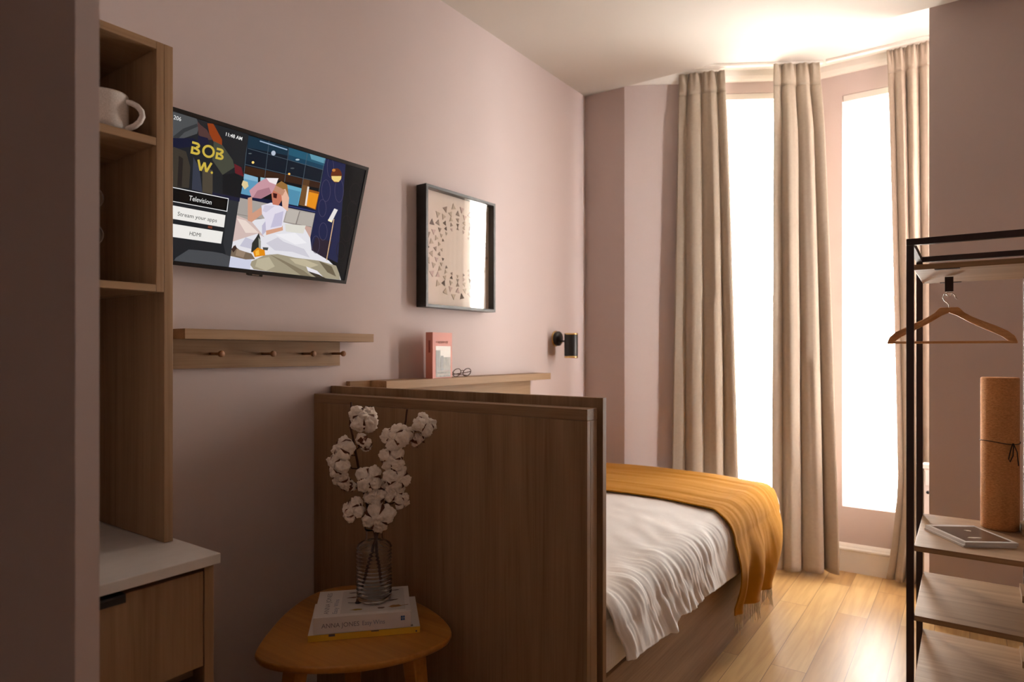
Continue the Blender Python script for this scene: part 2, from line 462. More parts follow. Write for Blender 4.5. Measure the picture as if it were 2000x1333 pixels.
# coving strip under the bay ceiling and skirting along the walls
def run(P0, D, Nin, a, b2, prof):
    """sweep a profile [(out, z)...] along a straight wall"""
    m = local(P0, D, Nin)
    n = len(prof); w = MB()
    vs = [m @ Vector((a, p[0], p[1])) for p in prof] + [m @ Vector((b2, p[0], p[1])) for p in prof]
    w.add(vs, [(i, (i + 1) % n, n + (i + 1) % n, n + i) for i in range(n)] + [list(range(n))[::-1], list(range(n, 2 * n))])
    return w
cov = [(0, HB), (0, HB - 0.055), (0.012, HB - 0.055), (0.022, HB - 0.046), (0.03, HB - 0.03), (0.034, HB)]
struct('trim_1', run(SP0, SPD, SPN, 0.0, 1.07, cov), M['white'])
struct('trim_2', run(F0, FD, FN, 0.01, 1.69, cov), M['white'])
skirt = [(0, 0), (0.02, 0), (0.02, 0.115), (0.026, 0.12), (0.026, 0.128), (0.018, 0.135), (0.014, 0.143), (0.006, 0.152), (0, 0.154)]
struct('baseboard_left', run(Vector((0, 0, 0)), Vector((0, 1, 0)), Vector((1, 0, 0)), 1.40, 1.444, skirt), M['white'])
struct('baseboard_bay_splay', run(SP0, SPD, SPN, 0.0, 1.07, skirt), M['white'])
struct('baseboard_bay_front', run(F0, FD, FN, 0.01, 1.69, skirt), M['white'])
struct('baseboard_pier', run(Vector((1.726, 3.46, 0)), Vector((1, 0, 0)), Vector((0, -1, 0)), 0.0, 1.52, skirt), M['white'])

# ------------------------------------------------------------------ heavy curtains
def smooth(a, b2, x):
    t = min(1, max(0, (x - a) / (b2 - a))); return t * t * (3 - 2 * t)

def curtain(label, tA, tB, bA, bB, ztop, zbot, nf, amp, seed, billow=0.0, pinch=6):
    tA, tB, bA, bB = [Vector((*p, 0)) for p in (tA, tB, bA, bB)]
    c = (bA + bB) / 2; c.z = zbot
    t = thing('curtain', label, 'curtain', c, 'beige curtains of the bay')
    rnd = random.Random(seed)
    ph = [rnd.uniform(-0.35, 0.35) for _ in range(nf + 2)]
    am = [rnd.uniform(0.75, 1.2) for _ in range(nf + 2)]
    def fn(a, b2):
        z = ztop - b2 * (ztop - zbot)
        k = min(1.0, b2 * 1.02)
        p = (tA.lerp(tB, a)).lerp(bA.lerp(bB, a), k ** 0.8)
        d = (bB - bA).normalized(); nrm = Vector((d.y, -d.x, 0))
        ft = (a + 0.045 * math.sin(2 * PI * a + seed) * b2) * nf
        ft = min(max(ft, 0.0), nf)
        i = int(ft); fr = ft - i
        u = ft + ph[i] * (1 - fr) * fr * 2
        wave = math.cos(2 * PI * u)
        wave = math.copysign(abs(wave) ** 0.75, wave)
        drop = (ztop - z)
        q = min(1, max(0.0, (drop - 0.02) / 0.35))
        A = amp * am[i] * (0.30 + 0.70 * q) * (0.85 + 0.3 * b2)
        A *= 0.35 + 0.65 * smooth(0.0, 0.22, a)
        # pinch pleats: near the top each fold is nipped in
        nip = math.exp(-((drop - 0.09) / 0.035) ** 2)
        A *= (1 - 0.55 * nip)
        tight = 0.22 * math.sin(2 * PI * u) / nf * (0.25 + 0.75 * q)
        dd = d * (tight * (bB - bA).length)
        small = 0.004 * noise.noise(Vector((a * 9 + seed, z * 1.6, 0)))
        if drop < 0.09:
            small += 0.006 * math.sin(u * 2 * PI * 3) * (1 - drop / 0.09)
        bl = billow * max(0.0, (b2 - 0.80) / 0.20) ** 1.5 * (1 - a)
        return Vector((p.x, p.y, z)) + nrm * (A * wave + small) + dd - d * bl
    part('curtain_panel', MB().grid(fn, nf * 22, 90), M['curtain'], t, solid=0.003)
    def band(a, b2):
        v = fn(a, b2 * 0.12 / (ztop - zbot))
        d = (bB - bA).normalized(); nrm = Vector((d.y, -d.x, 0))
        return v + nrm * 0.004
    part('pleated_heading', MB().grid(band, nf * 22, 5), M['curtain'], t, solid=0.002)
    return t
curtain('beige curtain left of the bay, falling behind the bed', (0.530, 3.542), (0.757, 3.630), (0.487, 3.516), (0.826, 3.676), 2.775, 0.03, 3, 0.040, 3)
curtain('beige curtain in the middle of the bay, between its two windows', (1.000, 3.710), (1.205, 3.835), (0.985, 3.712), (1.300, 3.850), 2.775, 0.02, 3, 0.052, 11)
curtain('beige curtain at the right of the bay, partly behind the clothes rack', (1.522, 3.888), (1.810, 3.888), (1.580, 3.888), (1.820, 3.888), 2.775, 0.02, 5, 0.032, 5, billow=0.06)
# curtain track along the bay ceiling
tr = MB().box(0.22, 1.06, 0.10, 0.125, 2.777, 2.789, local(SP0, SPD, SPN))
solo('curtain_track', tr, M['white'], 'thin white ceiling track above the left and middle curtains', 'curtain track', (0.7, 3.6, 2.78), 'ceiling curtain tracks')
tr = MB().box(0.06, 1.0, 0.10, 0.125, 2.777, 2.789, local(F0, FD, FN))
solo('curtain_track', tr, M['white'], 'thin white ceiling track above the right curtain', 'curtain track', (1.6, 3.86, 2.78), 'ceiling curtain tracks')

# ------------------------------------------------------------------ bed
bed = thing('bed_frame', 'oak laminate single bed frame with tall double panel at its foot', 'bed', (0.55, 2.4, 0))
part('foot_panel', MB().box(0.004, 1.083, 1.444, 1.462, 0, 1.026), M['oak_z'], bed, 'outer foot panel', bevel=0.0012)
part('panel_cap', MB().box(0.004, 1.083, 1.444, 1.498, 1.0265, 1.056), M['oak_x'], bed, bevel=0.0012)
part('panel_end', MB().box(1.045, 1.083, 1.4622, 1.497, 0, 1.026), M['oak_z'], bed, bevel=0.0012)
part('inner_panel', MB().box(0.004, 1.090, 1.516, 1.536, 0, 1.081), M['oak_z'], bed, 'taller inner panel', bevel=0.0012)
part('side_rail', MB().box(1.045, 1.066, 1.5365, 3.33, 0.0, 0.315), M['oak_y'], bed, bevel=0.0015)
part('head_board', MB().box(0.004, 1.066, 3.331, 3.352, 0.0, 0.315), M['oak_x'], bed, bevel=0.0015)
part('slat_base', MB().box(0.01, 1.044, 1.5365, 3.33, 0.24, 0.262), M['oak_x'], bed)
mt = thing('mattress', 'white mattress on the oak bed base, showing beside the foot panel', 'mattress', (0.55, 2.4, 0.265))
def rbox(x0, x1, y0, y1, z0, z1):
    return MB().box(x0, x1, y0, y1, z0, z1)
part('mattress_body', rbox(0.012, 1.043, 1.545, 3.325, 0.2635, 0.36), M['duvet'], mt, bevel=0.02, segs=4)
part('fitted_sheet', rbox(0.010, 1.082, 1.540, 3.328, 0.3165, 0.500), M['duvet'], mt, 'fitted white sheet', bevel=0.045, segs=6)

def hem_z(y):
    pts = [(1.56, 0.372), (1.66, 0.360), (1.80, 0.348), (1.90, 0.338), (1.93, 0.332), (1.99, 0.362), (2.10, 0.345), (2.25, 0.352), (2.4, 0.335), (2.6, 0.325), (3.4, 0.33)]
    for (a, za), (c, zc) in zip(pts, pts[1:]):
        if y <= c: return za + (zc - za) * smooth(a, c, y)
    return 0.33
ZT = 0.555
def bed_profile(s, y, hem, lift=0.0):
    """cross section of the bedding: s in 0..1 from the wall over the top and down the open side"""
    r = 0.085
    xt = 1.030; xs = 1.105
    top = ZT + 0.012 * math.sin(PI * min(1, s * 1.4)) - 0.018 * smooth(3.2, 3.36, y)
    if s < 0.6:
        x = 0.015 + (xt - 0.015) * (s / 0.6)
        return Vector((x, y, top + lift - 0.01 * smooth(0.45, 0.6, s))), Vector((0, 0, 1))
    if s < 0.75:
        a = (s - 0.6) / 0.15 * PI / 2
        n = Vector((math.sin(a), 0, math.cos(a)))
        return Vector((xt, y, top - 0.01 - r)) + Vector((n.x * (xs - xt), 0, n.z * r)) + n * lift, n
    t = (s - 0.75) / 0.25
    z = (top - 0.01 - r) * (1 - t) + hem * t
    return Vector((xs + lift + 0.012 * t, y, z)), Vector((1, 0, 0))
def duvet_fn(a, b2):
    s = a
    y0 = 1.585 + 0.05 * smooth(0.70, 0.95, s) - 0.03 * smooth(0.0, 0.5, s)
    y = y0 + (3.352 - y0) * b2
    p, n = bed_profile(s, y, hem_z(y))
    # creases fan from the foot corner over the edge and fade up the bed
    side = smooth(0.52, 0.76, s) * (0.45 + 0.55 * smooth(-0.25, 0.25, noise.noise(Vector((y * 3.1, s * 6, 21))))) * (1 - 0.25 * smooth(0.9, 1, s))
    near = 1 - smooth(2.0, 2.7, y)
    sweep = y - 0.25 * (s - 0.6) + 0.35 * max(0, 0.66 - s)
    warp = 0.9 * noise.noise(Vector((y * 5, s * 4, 11)))
    w = noise.noise(Vector((sweep * 30 + warp, s * 4.0, 3))) * 0.0052 + noise.noise(Vector((sweep * 75 + warp * 2, s * 5, 9))) * 0.0036
    big = noise.noise(Vector((y * 9, s * 3, 1))) * 0.010
    broad = noise.noise(Vector((p.x * 3, y * 3, 5))) * 0.006
    fold = 0.016 * math.exp(-((y - 1.935 + 0.25 * (1 - s)) / 0.022) ** 2) * smooth(0.72, 0.95, s)
    d = w * side * (0.25 + near) + big * side * (0.4 + 0.6 * near) + broad + fold
    d += 0.004 * noise.noise(Vector((p.x * 12, y * 12 + p.x * 8, 7))) * (0.3 + near)
    edge = 0.010 * (smooth(0.0, 0.02, b2) - 1)
    return p + n * (d + 0.006 + edge)
dv = thing('duvet', 'white cotton duvet with creases, hanging over the open side of the bed', 'duvet', (0.55, 2.4, 0.5))
part('duvet_cover', MB().grid(duvet_fn, 150, 300), M['duvet'], dv, solid=0.006)

def throw_fn(a, b2):
    s = a
    fall = smooth(0.60, 0.98, s)
    hem = 0.170 - 0.02 * b2
    ya = 2.585 + 0.035 * smooth(0.3, 0.0, s) - 0.04 * smooth(0.58, 0.66, s) + 0.02 * fall
    yb = 3.362 - 0.16 * smooth(0.62, 0.80, s) - 0.10 * smooth(0.8, 1, s)
    y = ya + (yb - ya) * b2
    p, n = bed_profile(min(s, 0.75), y, 0.33)
    if s > 0.75:
        t = (s - 0.75) / 0.25
        z0 = p.z
        p = Vector((1.105 + 0.026 * math.sin(PI * min(1, t * 1.1)), y, z0 * (1 - t) + hem * t))
        n = Vector((1, 0, 0))
    folds = math.sin(b2 * 2 * PI * 2.6 + 0.8 + 0.9 * noise.noise(Vector((b2 * 4, s * 2, 2)))) * 0.026 * smooth(0.70, 1.0, s) * smooth(0.0, 0.12, b2)
    folds += 0.018 * smooth(0.68, 0.80, s) * (1 - smooth(0.82, 1.0, s)) * smooth(0.55, 1.0, b2)
    ripple = noise.noise(Vector((y * 16, s * 2.5, 4))) * 0.006 + noise.noise(Vector((y * 45, s * 5, 8))) * 0.002
    end = -0.05 * smooth(0.97, 1.0, b2) * (1 - smooth(0.6, 0.8, s))
    return p + n * (0.022 + folds + ripple) + Vector((0, 0, end))
th = thing('throw_blanket', 'mustard yellow wool throw with fringed end across the head of the bed', 'blanket', (0.6, 2.95, 0.56))
part('blanket_cloth', MB().grid(throw_fn, 150, 110), M['throw'], th, solid=0.005)
fr = MB()
rnd = random.Random(4)
for k in range(64):
    b2 = (k + 0.5) / 64
    p = throw_fn(1.0, b2)
    L0 = rnd.uniform(0.055, 0.085)
    q = [p + Vector((rnd.uniform(-.002, .002), 0, 0.002))]
    dx, dy = rnd.uniform(-0.006, 0.008), rnd.uniform(-0.009, 0.009)
    for j in range(1, 5):
        q.append(p + Vector((dx * j / 4 + rnd.uniform(-.0015, .0015), dy * j / 4 + rnd.uniform(-.002, .002), -L0 * j / 4)))
    fr.tube(q, [0.0019, 0.0018, 0.0017, 0.0015, 0.0009], n=5)
part('fringe', fr, M['fringe'], th, 'cream twisted fringe')

# ------------------------------------------------------------------ kitchenette by the entrance
cab = thing('shelf_tower', 'tall oak laminate open shelf tower standing on the pale worktop', 'shelf unit', (0.2, 0.58, 0.7695))
X1 = 0.39
part('side_panel', MB().box(0.004, X1, 0.737, 0.757, 0.7705, 1.896), M['oak_z'], cab, 'full-height outer side panel', bevel=0.001)
part('side_panel', MB().box(0.004, X1, 0.720, 0.7365, 1.3355, 1.896), M['oak_z'], cab, 'inner side panel of the open box', bevel=0.001)
part('side_panel', MB().box(0.004, X1, 0.412, 0.428, 1.3355, 1.896), M['oak_z'], cab, bevel=0.001)
part('top_board', MB().box(0.004, X1, 0.4285, 0.7195, 1.878, 1.896), M['oak_y'], cab, bevel=0.001)
part('shelf', MB().box(0.02, X1, 0.4285, 0.7195, 1.662, 1.680), M['oak_y'], cab, 'upper shelf board', bevel=0.001)
part('shelf', MB().box(0.02, X1, 0.4285, 0.7195, 1.336, 1.352), M['oak_y'], cab, 'bottom shelf board', bevel=0.001)
part('back_panel', MB().box(0.004, 0.0195, 0.4285, 0.7195, 1.3525, 1.8775), M['oak_z'], cab)
part('splash_panel', MB().box(0.004, 0.012, 0.412, 0.7365, 0.7705, 1.3350), M['oak_z'], cab)

wt = solo('worktop', MB().box(0.004, 0.560, 0.410, 0.772, 0.7480, 0.7695), M['marble'], 'pale grey marble-look worktop slab on the oak base cabinet', 'worktop', (0.28, 0.6, 0.748), bevel=0.0015)
bc = thing('base_cabinet', 'oak laminate base cabinet under the pale worktop, with black edge handle', 'cabinet', (0.28, 0.6, 0))
part('side_panel', MB().box(0.004, 0.545, 0.744, 0.765, 0, 0.7475), M['oak_z'], bc, bevel=0.001)
part('side_panel', MB().box(0.004, 0.545, 0.412, 0.430, 0, 0.7475), M['oak_z'], bc, bevel=0.001)
part('cabinet_back', MB().box(0.004, 0.02, 0.4305, 0.7435, 0.02, 0.7475), M['oak_z'], bc)
part('cabinet_floor', MB().box(0.0205, 0.52, 0.4305, 0.7435, 0.08, 0.10), M['oak_y'], bc)
part('shelf', MB().box(0.0205, 0.50, 0.4305, 0.7435, 0.50, 0.516), M['oak_y'], bc)
dr = part('drawer', MB().box(0.528, 0.545, 0.432, 0.7415, 0.535, 0.736), M['oak_z'], bc, bevel=0.001)
part('edge_handle', MB().box(0.5275, 0.556, 0.44, 0.583, 0.7362, 0.7386).box(0.5455, 0.556, 0.44, 0.583, 0.722, 0.7361), M['black'], dr, 'black metal edge pull', bevel=0.0008)
part('drawer', MB().box(0.528, 0.545, 0.432, 0.7415, 0.11, 0.49), M['oak_z'], bc, bevel=0.001)

def ring_handle(cx, cy, cz, ax, rx, rz, rad, a0=-100, a1=100, n=22):
    pts = []
    for k in range(n + 1):
        t = R(a0 + (a1 - a0) * k / n)
        pts.append(Vector((cx, cy, cz)) + Vector(ax) * (rx * math.cos(t)) + Vector((0, 0, rz * math.sin(t))))
    return MB().tube(pts, rad, n=10)
# stoneware mug
mg = thing('mug', 'pale speckled stoneware mug on the upper shelf of the oak tower', 'mug', (0.335, 0.641, 1.6805))
r0 = 0.042
prof = [(0.030, 0), (0.037, 0.003), (0.041, 0.012), (r0, 0.03), (r0, 0.078), (r0 - 0.001, 0.083), (r0 - 0.005, 0.083), (r0 - 0.006, 0.075), (r0 - 0.006, 0.02), (0.02, 0.008)]
part('mug_body', MB().lathe(prof, (0.335, 0.641, 1.6805)), M['mug'], mg)
hx = Vector((0.72, 0.69, 0)).normalized()
pts = []
for t, rr in ((95, 1.0), (70, 1.0), (45, 1.0), (20, 1.02), (-5, 1.02), (-30, 1.0), (-55, 1.02), (-80, 1.1), (-100, 1.15)):
    a = R(t)
    pts.append(Vector((0.335, 0.641, 1.725)) + hx * (0.038 + 0.034 * rr * max(-0.1, math.cos(a))) + Vector((0, 0, 0.028 * rr * math.sin(a) - 0.004)))
part('handle', MB().tube(pts, 0.0062, n=12), M['mug'], mg)
# stacked glass mugs behind the wall edge
for k, lab in enumerate(('clear glass mug standing on the lower tower shelf', 'clear glass mug stacked on another glass mug')):
    z = 1.3525 + k * 0.0792
    c = Vector((0.300, 0.594, z))
    gm_ = thing('glass_mug', lab, 'mug', c, 'stacked glass mugs on the lower tower shelf')
    prof = [(0.018, 0), (0.022, 0.002), (0.0245, 0.010), (0.0355, 0.118), (0.036, 0.122), (0.0335, 0.122), (0.0325, 0.115), (0.0290, 0.082), (0.027, 0.0788), (0.01, 0.0786)]
    part('glass_body', MB().lathe(prof, c, n=32), M['glass'], gm_)
    part('handle', ring_handle(c.x + hx.x * 0.034, c.y + hx.y * 0.034, z + 0.1025, hx, 0.020, 0.022, 0.0026), M['glass'], gm_)

# ------------------------------------------------------------------ coat rack
cr = thing('coat_rack', 'oak laminate wall coat rack with ledge and four pegs beneath the television', 'coat rack', (0, 1.25, 1.2))
part('backboard', MB().box(0.0, 0.020, 0.84, 1.545, 1.153, 1.262), M['oak_y'], cr, bevel=0.001)
part('ledge', MB().box(0.0205, 0.100, 0.938, 1.633, 1.238, 1.267).box(0.0, 0.0205, 1.5455, 1.633, 1.238, 1.267), M['oak_y'], cr, bevel=0.001)
rotx = Matrix.Rotation(PI / 2, 4, 'Y')
for y in (1.058, 1.232, 1.385, 1.512):
    prof = [(0.0045, 0.0), (0.0045, 0.040), (0.0055, 0.048), (0.0095, 0.054), (0.0095, 0.060), (0.008, 0.062)]
    part('peg', MB().lathe(prof, (0.0202, y, 1.196), n=20, mtx=rotx), M['peg'], cr, 'turned dark wood peg')

# ------------------------------------------------------------------ book ledge over the bed
bl = thing('wall_ledge', 'oak laminate book ledge on the wall above the bed', 'shelf', (0, 2.25, 1.05))
part('backboard', MB().box(0.0, 0.020, 1.59, 2.785, 0.975, 1.094), M['oak_y'], bl, bevel=0.001)
part('ledge', MB().box(0.0205, 0.106, 1.69, 2.846, 1.062, 1.094).box(0.0, 0.0205, 2.7855, 2.846, 1.062, 1.094), M['oak_y'], bl, bevel=0.001)

# pink paperback standing on the ledge
M['pink'] = mat('salmon_pink_cover', (0.62, 0.235, 0.185), 0.5)
M['pink_text'] = mat('pale_pink_ink', (0.72, 0.42, 0.36), 0.5)
M['spine_text'] = mat('dark_red_ink', (0.30, 0.06, 0.045), 0.5)
M['photo_grey'] = noisy('grey_street_photo', (0.10, 0.095, 0.08), (0.34, 0.32, 0.27), 70, rough=0.35, stretch=(1, 1, 0.5))
M['photo_sky'] = mat('pale_photo_sky', (0.62, 0.58, 0.52), 0.3)
M['photo_dark'] = mat('dark_photo_tower', (0.12, 0.11, 0.10), 0.35)
pb = thing('paperback', 'salmon pink paperback with a city photograph, upright on the wall ledge', 'book', (0.09, 2.0, 1.0945))
ex = Vector((-0.05, 1, 0)).normalized(); nb = Vector((1, 0.05, 0)).normalized()
o = Vector((0.098, 1.952, 1.0945))
Wb, Tb, Hb = 0.128, 0.036, 0.188
mb_ = Matrix((ex, -nb, Vector((0, 0, 1)))).transposed().to_4x4(); mb_.translation = o
part('cover', MB().box(0, Wb, 0, 0.001, 0, Hb, mb_).box(0, Wb, Tb - 0.001, Tb, 0, Hb, mb_).box(0, 0.0012, 0.001, Tb - 0.001, 0, Hb, mb_), M['pink'], pb)
part('page_block', MB().box(0.0015, Wb - 0.002, 0.0012, Tb - 0.0012, 0.001, Hb - 0.001, mb_), M['paper'], pb)
f = -0.0003
part('cover_photo', MB().box(0.020, 0.118, f, 0, 0.004, 0.086, mb_).box(0.020, 0.050, f, 0, 0.086, 0.115, mb_), M['photo_grey'], pb, 'grey city photograph')
part('photo_sky', MB().box(0.020, 0.118, f, 0, 0.1152, 0.132, mb_).box(0.0502, 0.118, f, 0, 0.0862, 0.1150, mb_), M['photo_sky'], pb)
part('photo_tower', MB().box(0.022, 0.046, 2 * f, f, 0.02, 0.113, mb_).box(0.052, 0.070, 2 * f, f, 0.02, 0.092, mb_), M['photo_dark'], pb)
def cover_m(x, z, d):
    return axes(mb_ @ Vector((x, d, z)), ex, (0, 0, 1))
# the lettering is too soft to read: title script and two lines over the photograph
tt = MB()
for row, (z, x0, x1, hgt) in enumerate(((0.141, 0.022, 0.100, 0.012),)):
    x = x0
    while x < x1:
        w = random.uniform(0.004, 0.008)
        q = [mb_ @ Vector((x + w * t, 2 * f, z + hgt * abs(math.sin(t * PI + x * 90)))) for t in (0, .25, .5, .75, 1)]
        tt.tube(q, 0.0008, n=5); x += w + 0.002
part('title_script', tt, M['pink_text'], pb)
tt = MB()
for z in (0.026, 0.012):
    x = 0.030
    while x < 0.108:
        w = random.uniform(0.003, 0.007)
        tt.box(x, x + w, 2.6 * f, 2.2 * f, z, z + 0.006, mb_); x += w + 0.002
part('cover_lettering', tt, M['paper'], pb)
part('spine_lettering', MB().box(-0.0003, 0, 0.012, 0.022, 0.105, 0.155, mb_), M['spine_text'], pb)

# folded glasses beside the book
M['tortoise'] = noisy('dark_tortoiseshell', (0.03, 0.012, 0.006), (0.12, 0.045, 0.02), 90, rough=0.25)
gl = thing('eyeglasses', 'dark tortoiseshell glasses lying folded beside the pink paperback', 'glasses', (0.07, 2.17, 1.095))
for s in (-1, 1):
    c = Vector((0.075, 2.165 + s * 0.034, 1.1135))
    pts = [c + Vector((0.006 * math.sin(2 * PI * k / 20), 0.026 * math.cos(2 * PI * k / 20), 0.017 * math.sin(2 * PI * k / 20))) for k in range(21)]
    rm = part('lens_rim', MB().tube(pts, 0.0019, n=7, cap=False), M['tortoise'], gl)
part('bridge', MB().tube([(0.077, 2.157, 1.120), (0.078, 2.165, 1.123), (0.077, 2.173, 1.120)], 0.0017, n=7), M['tortoise'], gl)
part('temple', MB().tube([(0.073, 2.105, 1.116), (0.060, 2.13, 1.108), (0.055, 2.2, 1.102), (0.058, 2.225, 1.097)], 0.0018, n=7), M['tortoise'], gl)
part('temple', MB().tube([(0.073, 2.225, 1.116), (0.064, 2.2, 1.112), (0.050, 2.13, 1.105), (0.050, 2.108, 1.097)], 0.0018, n=7), M['tortoise'], gl)

# ------------------------------------------------------------------ reading light
lp = thing('wall_light', 'black cylinder wall reading light with brass rims above the ledge', 'wall light', (0, 3.065, 1.277))
prof = [(0.043, 0.0), (0.0435, 0.004), (0.043, 0.006)]
part('brass_ring', MB().lathe(prof, (0, 3.065, 1.277), mtx=rotx), M['brass'], lp, 'brass ring behind the wall plate')
prof = [(0.038, 0.006), (0.040, 0.010), (0.040, 0.024), (0.036, 0.028)]
part('wall_plate', MB().lathe(prof, (0, 3.065, 1.277), mtx=rotx), M['black'], lp)
part('switch', MB().lathe([(0.004, 0.028), (0.004, 0.038), (0.003, 0.040)], (0, 3.072, 1.256), mtx=rotx, n=14), M['brass'], lp, 'small brass switch')
part('arm', MB().tube([(0.028, 3.065, 1.262), (0.064, 3.065, 1.262)], 0.0045), M['black'], lp)
cc = (0.100, 3.065, 0)
part('shade', MB().lathe([(0.0365, 1.181), (0.0370, 1.183), (0.0370, 1.295), (0.0365, 1.297), (0.032, 1.297), (0.032, 1.181)], cc), M['black'], lp, 'black cylinder shade')
part('brass_rim', MB().lathe([(0.033, 1.2975), (0.037, 1.2975), (0.037, 1.305), (0.033, 1.305)], cc), M['brass'], lp, 'upper brass rim')
part('brass_rim', MB().lathe([(0.033, 1.170), (0.037, 1.170), (0.037, 1.1805), (0.033, 1.1805)], cc), M['brass'], lp, 'lower brass rim')

# ------------------------------------------------------------------ framed picture (hangs a little off the wall at its far side)
A = R(1.0)
ph_ = Vector((math.sin(A), math.cos(A), 0)); pn = Vector((math.cos(A), -math.sin(A), 0))
p0 = Vector((0.058, 1.957, 1.388))
PM = Matrix((ph_, pn, Vector((0, 0, 1)))).transposed().to_4x4(); PM.translation = p0
PW, PH, D = 0.464, 0.506, 0.055
pf = thing('framed_picture', 'black deep box frame holding cream paper with rings of small triangles', 'picture', (0.03, 2.18, 1.39))
w = 0.012
part('frame', MB().box(0, w, -D, 0, 0, PH, PM).box(PW - w, PW, -D, 0, 0, PH, PM).box(w, PW - w, -D, 0, 0, w, PM).box(w, PW - w, -D, 0, PH - w, PH, PM), M['frame_black'], pf, 'black box frame')
part('backing_board', MB().box(w, PW - w, -D + 0.001, -0.033, w, PH - w, PM), M['frame_black'], pf)
part('art_paper', MB().box(w, PW - w, -0.0329, -0.032, w, PH - w, PM), M['cream_paper'], pf)
part('glass', MB().box(w, PW - w, -0.006, -0.004, w, PH - w, PM), M['picture_glass'], pf, 'reflecting glass')
cols = [mat('triangle_umber', (0.10, 0.065, 0.045), 0.8), mat('triangle_taupe', (0.24, 0.18, 0.14), 0.8), mat('triangle_sand', (0.46, 0.37, 0.28), 0.8), mat('triangle_rose', (0.52, 0.38, 0.34), 0.8)]
rnd = random.Random(12)
for ri, (rad, n, sz) in enumerate(((0.196, 22, 0.0165), (0.170, 22, 0.0145), (0.144, 20, 0.012), (0.122, 18, 0.010), (0.104, 16, 0.008))):
    for k in range(n):
        a = 2 * PI * (k + 0.5 * (ri % 2)) / n
        cx, cz = PW / 2 + rad * math.cos(a), PH / 2 + rad * math.sin(a)
        rot = a + (PI if (k + ri) % 2 else 0) + rnd.uniform(-.2, .2)
        vs = [PM @ Vector((cx + sz * math.cos(rot + t), -0.0316, cz + sz * math.sin(rot + t))) for t in (0, 2 * PI / 3, 4 * PI / 3)]
        vs2 = [v + pn * 0.0015 for v in vs]
        ci = rnd.choice((0, 0, 1, 2, 2, 3) if (k + ri) % 2 else (2, 3, 1, 2))
        part('paper_triangle', MB().add(vs + vs2, [(0, 1, 2), (3, 4, 5), (0, 1, 4, 3), (1, 2, 5, 4), (2, 0, 3, 5)]), cols[ci], pf)
for z in (0.02, PH - 0.035):
    part('wall_bumper', MB().box(PW - 0.03, PW - 0.015, -D - 0.0075, -D, z, z + 0.015, PM), M['black'], pf)

# ------------------------------------------------------------------ television
TRc = Vector((0.16724, 1.54752, 1.84342)); sw, tl = 0.006007, 0.28959
th_ = Vector((-math.sin(sw), math.cos(sw), 0)); tn0 = Vector((math.cos(sw), math.sin(sw), 0))
tu = Vector((0, 0, 1)) * math.cos(tl) + tn0 * math.sin(tl)
tnn = tu.cross(th_) * -1
if tnn.x < 0: tnn = -tnn
TO = TRc - th_ * 0.72 - tu * 0.415           # bottom left corner of the front face
TM = Matrix((th_, tu, tnn)).transposed().to_4x4(); TM.translation = TO
tv = thing('television', 'wall-mounted flat television tilted down, showing a hotel menu', 'television', (0.06, 1.19, 1.62))
part('housing', MB().box(0, 0.72, 0, 0.415, -0.030, -0.0005, TM).box(0.12, 0.60, 0.05, 0.33, -0.052, -0.030, TM), M['plastic'], tv, bevel=0.002)
part('bezel', MB().box(0, 0.72, 0, 0.011, -0.0004, 0.002, TM).box(0, 0.72, 0.404, 0.415, -0.0004, 0.002, TM).box(0, 0.011, 0.011, 0.404, -0.0004, 0.002, TM).box(0.709, 0.72, 0.011, 0.404, -0.0004, 0.002, TM), M['plastic'], tv, bevel=0.0006)
part('sensor_bump', MB().box(0.335, 0.385, -0.007, 0.0, -0.012, 0.001, TM), M['plastic'], tv, bevel=0.001)
part('badge', MB().box(0.348, 0.372, -0.0045, -0.0015, 0.001, 0.0014, TM), M['chrome'], tv)
part('wall_bracket', MB().box(0.0, 0.02, 1.10, 1.28, 1.50, 1.72).tube([(0.01, 1.16, 1.66), (0.085, 1.16, 1.655)], 0.012).tube([(0.01, 1.22, 1.66), (0.085, 1.22, 1.655)], 0.012), M['black'], tv)
def lin(c): 
    c = c / 255.0
    return c / 12.92 if c < 0.04045 else ((c + 0.055) / 1.055) ** 2.4
def screen_mat(name, attr=True, col=None, k=1.0):
    m = bpy.data.materials.new(name); m.use_nodes = True
    N, L, b = nodes(m)
    b.inputs['Base Color'].default_value = (0.01, 0.01, 0.01, 1); b.inputs['Roughness'].default_value = 0.25
    b.inputs['Specular IOR Level'].default_value = 0.15
    b.inputs['Emission Strength'].default_value = k
    if attr:
        a = N.new('ShaderNodeVertexColor'); a.layer_name = 'screen_rgb'
        L.new(a.outputs[0], b.inputs['Emission Color'])
    else:
        b.inputs['Emission Color'].default_value = (*[lin(c) for c in col], 1)
    return m
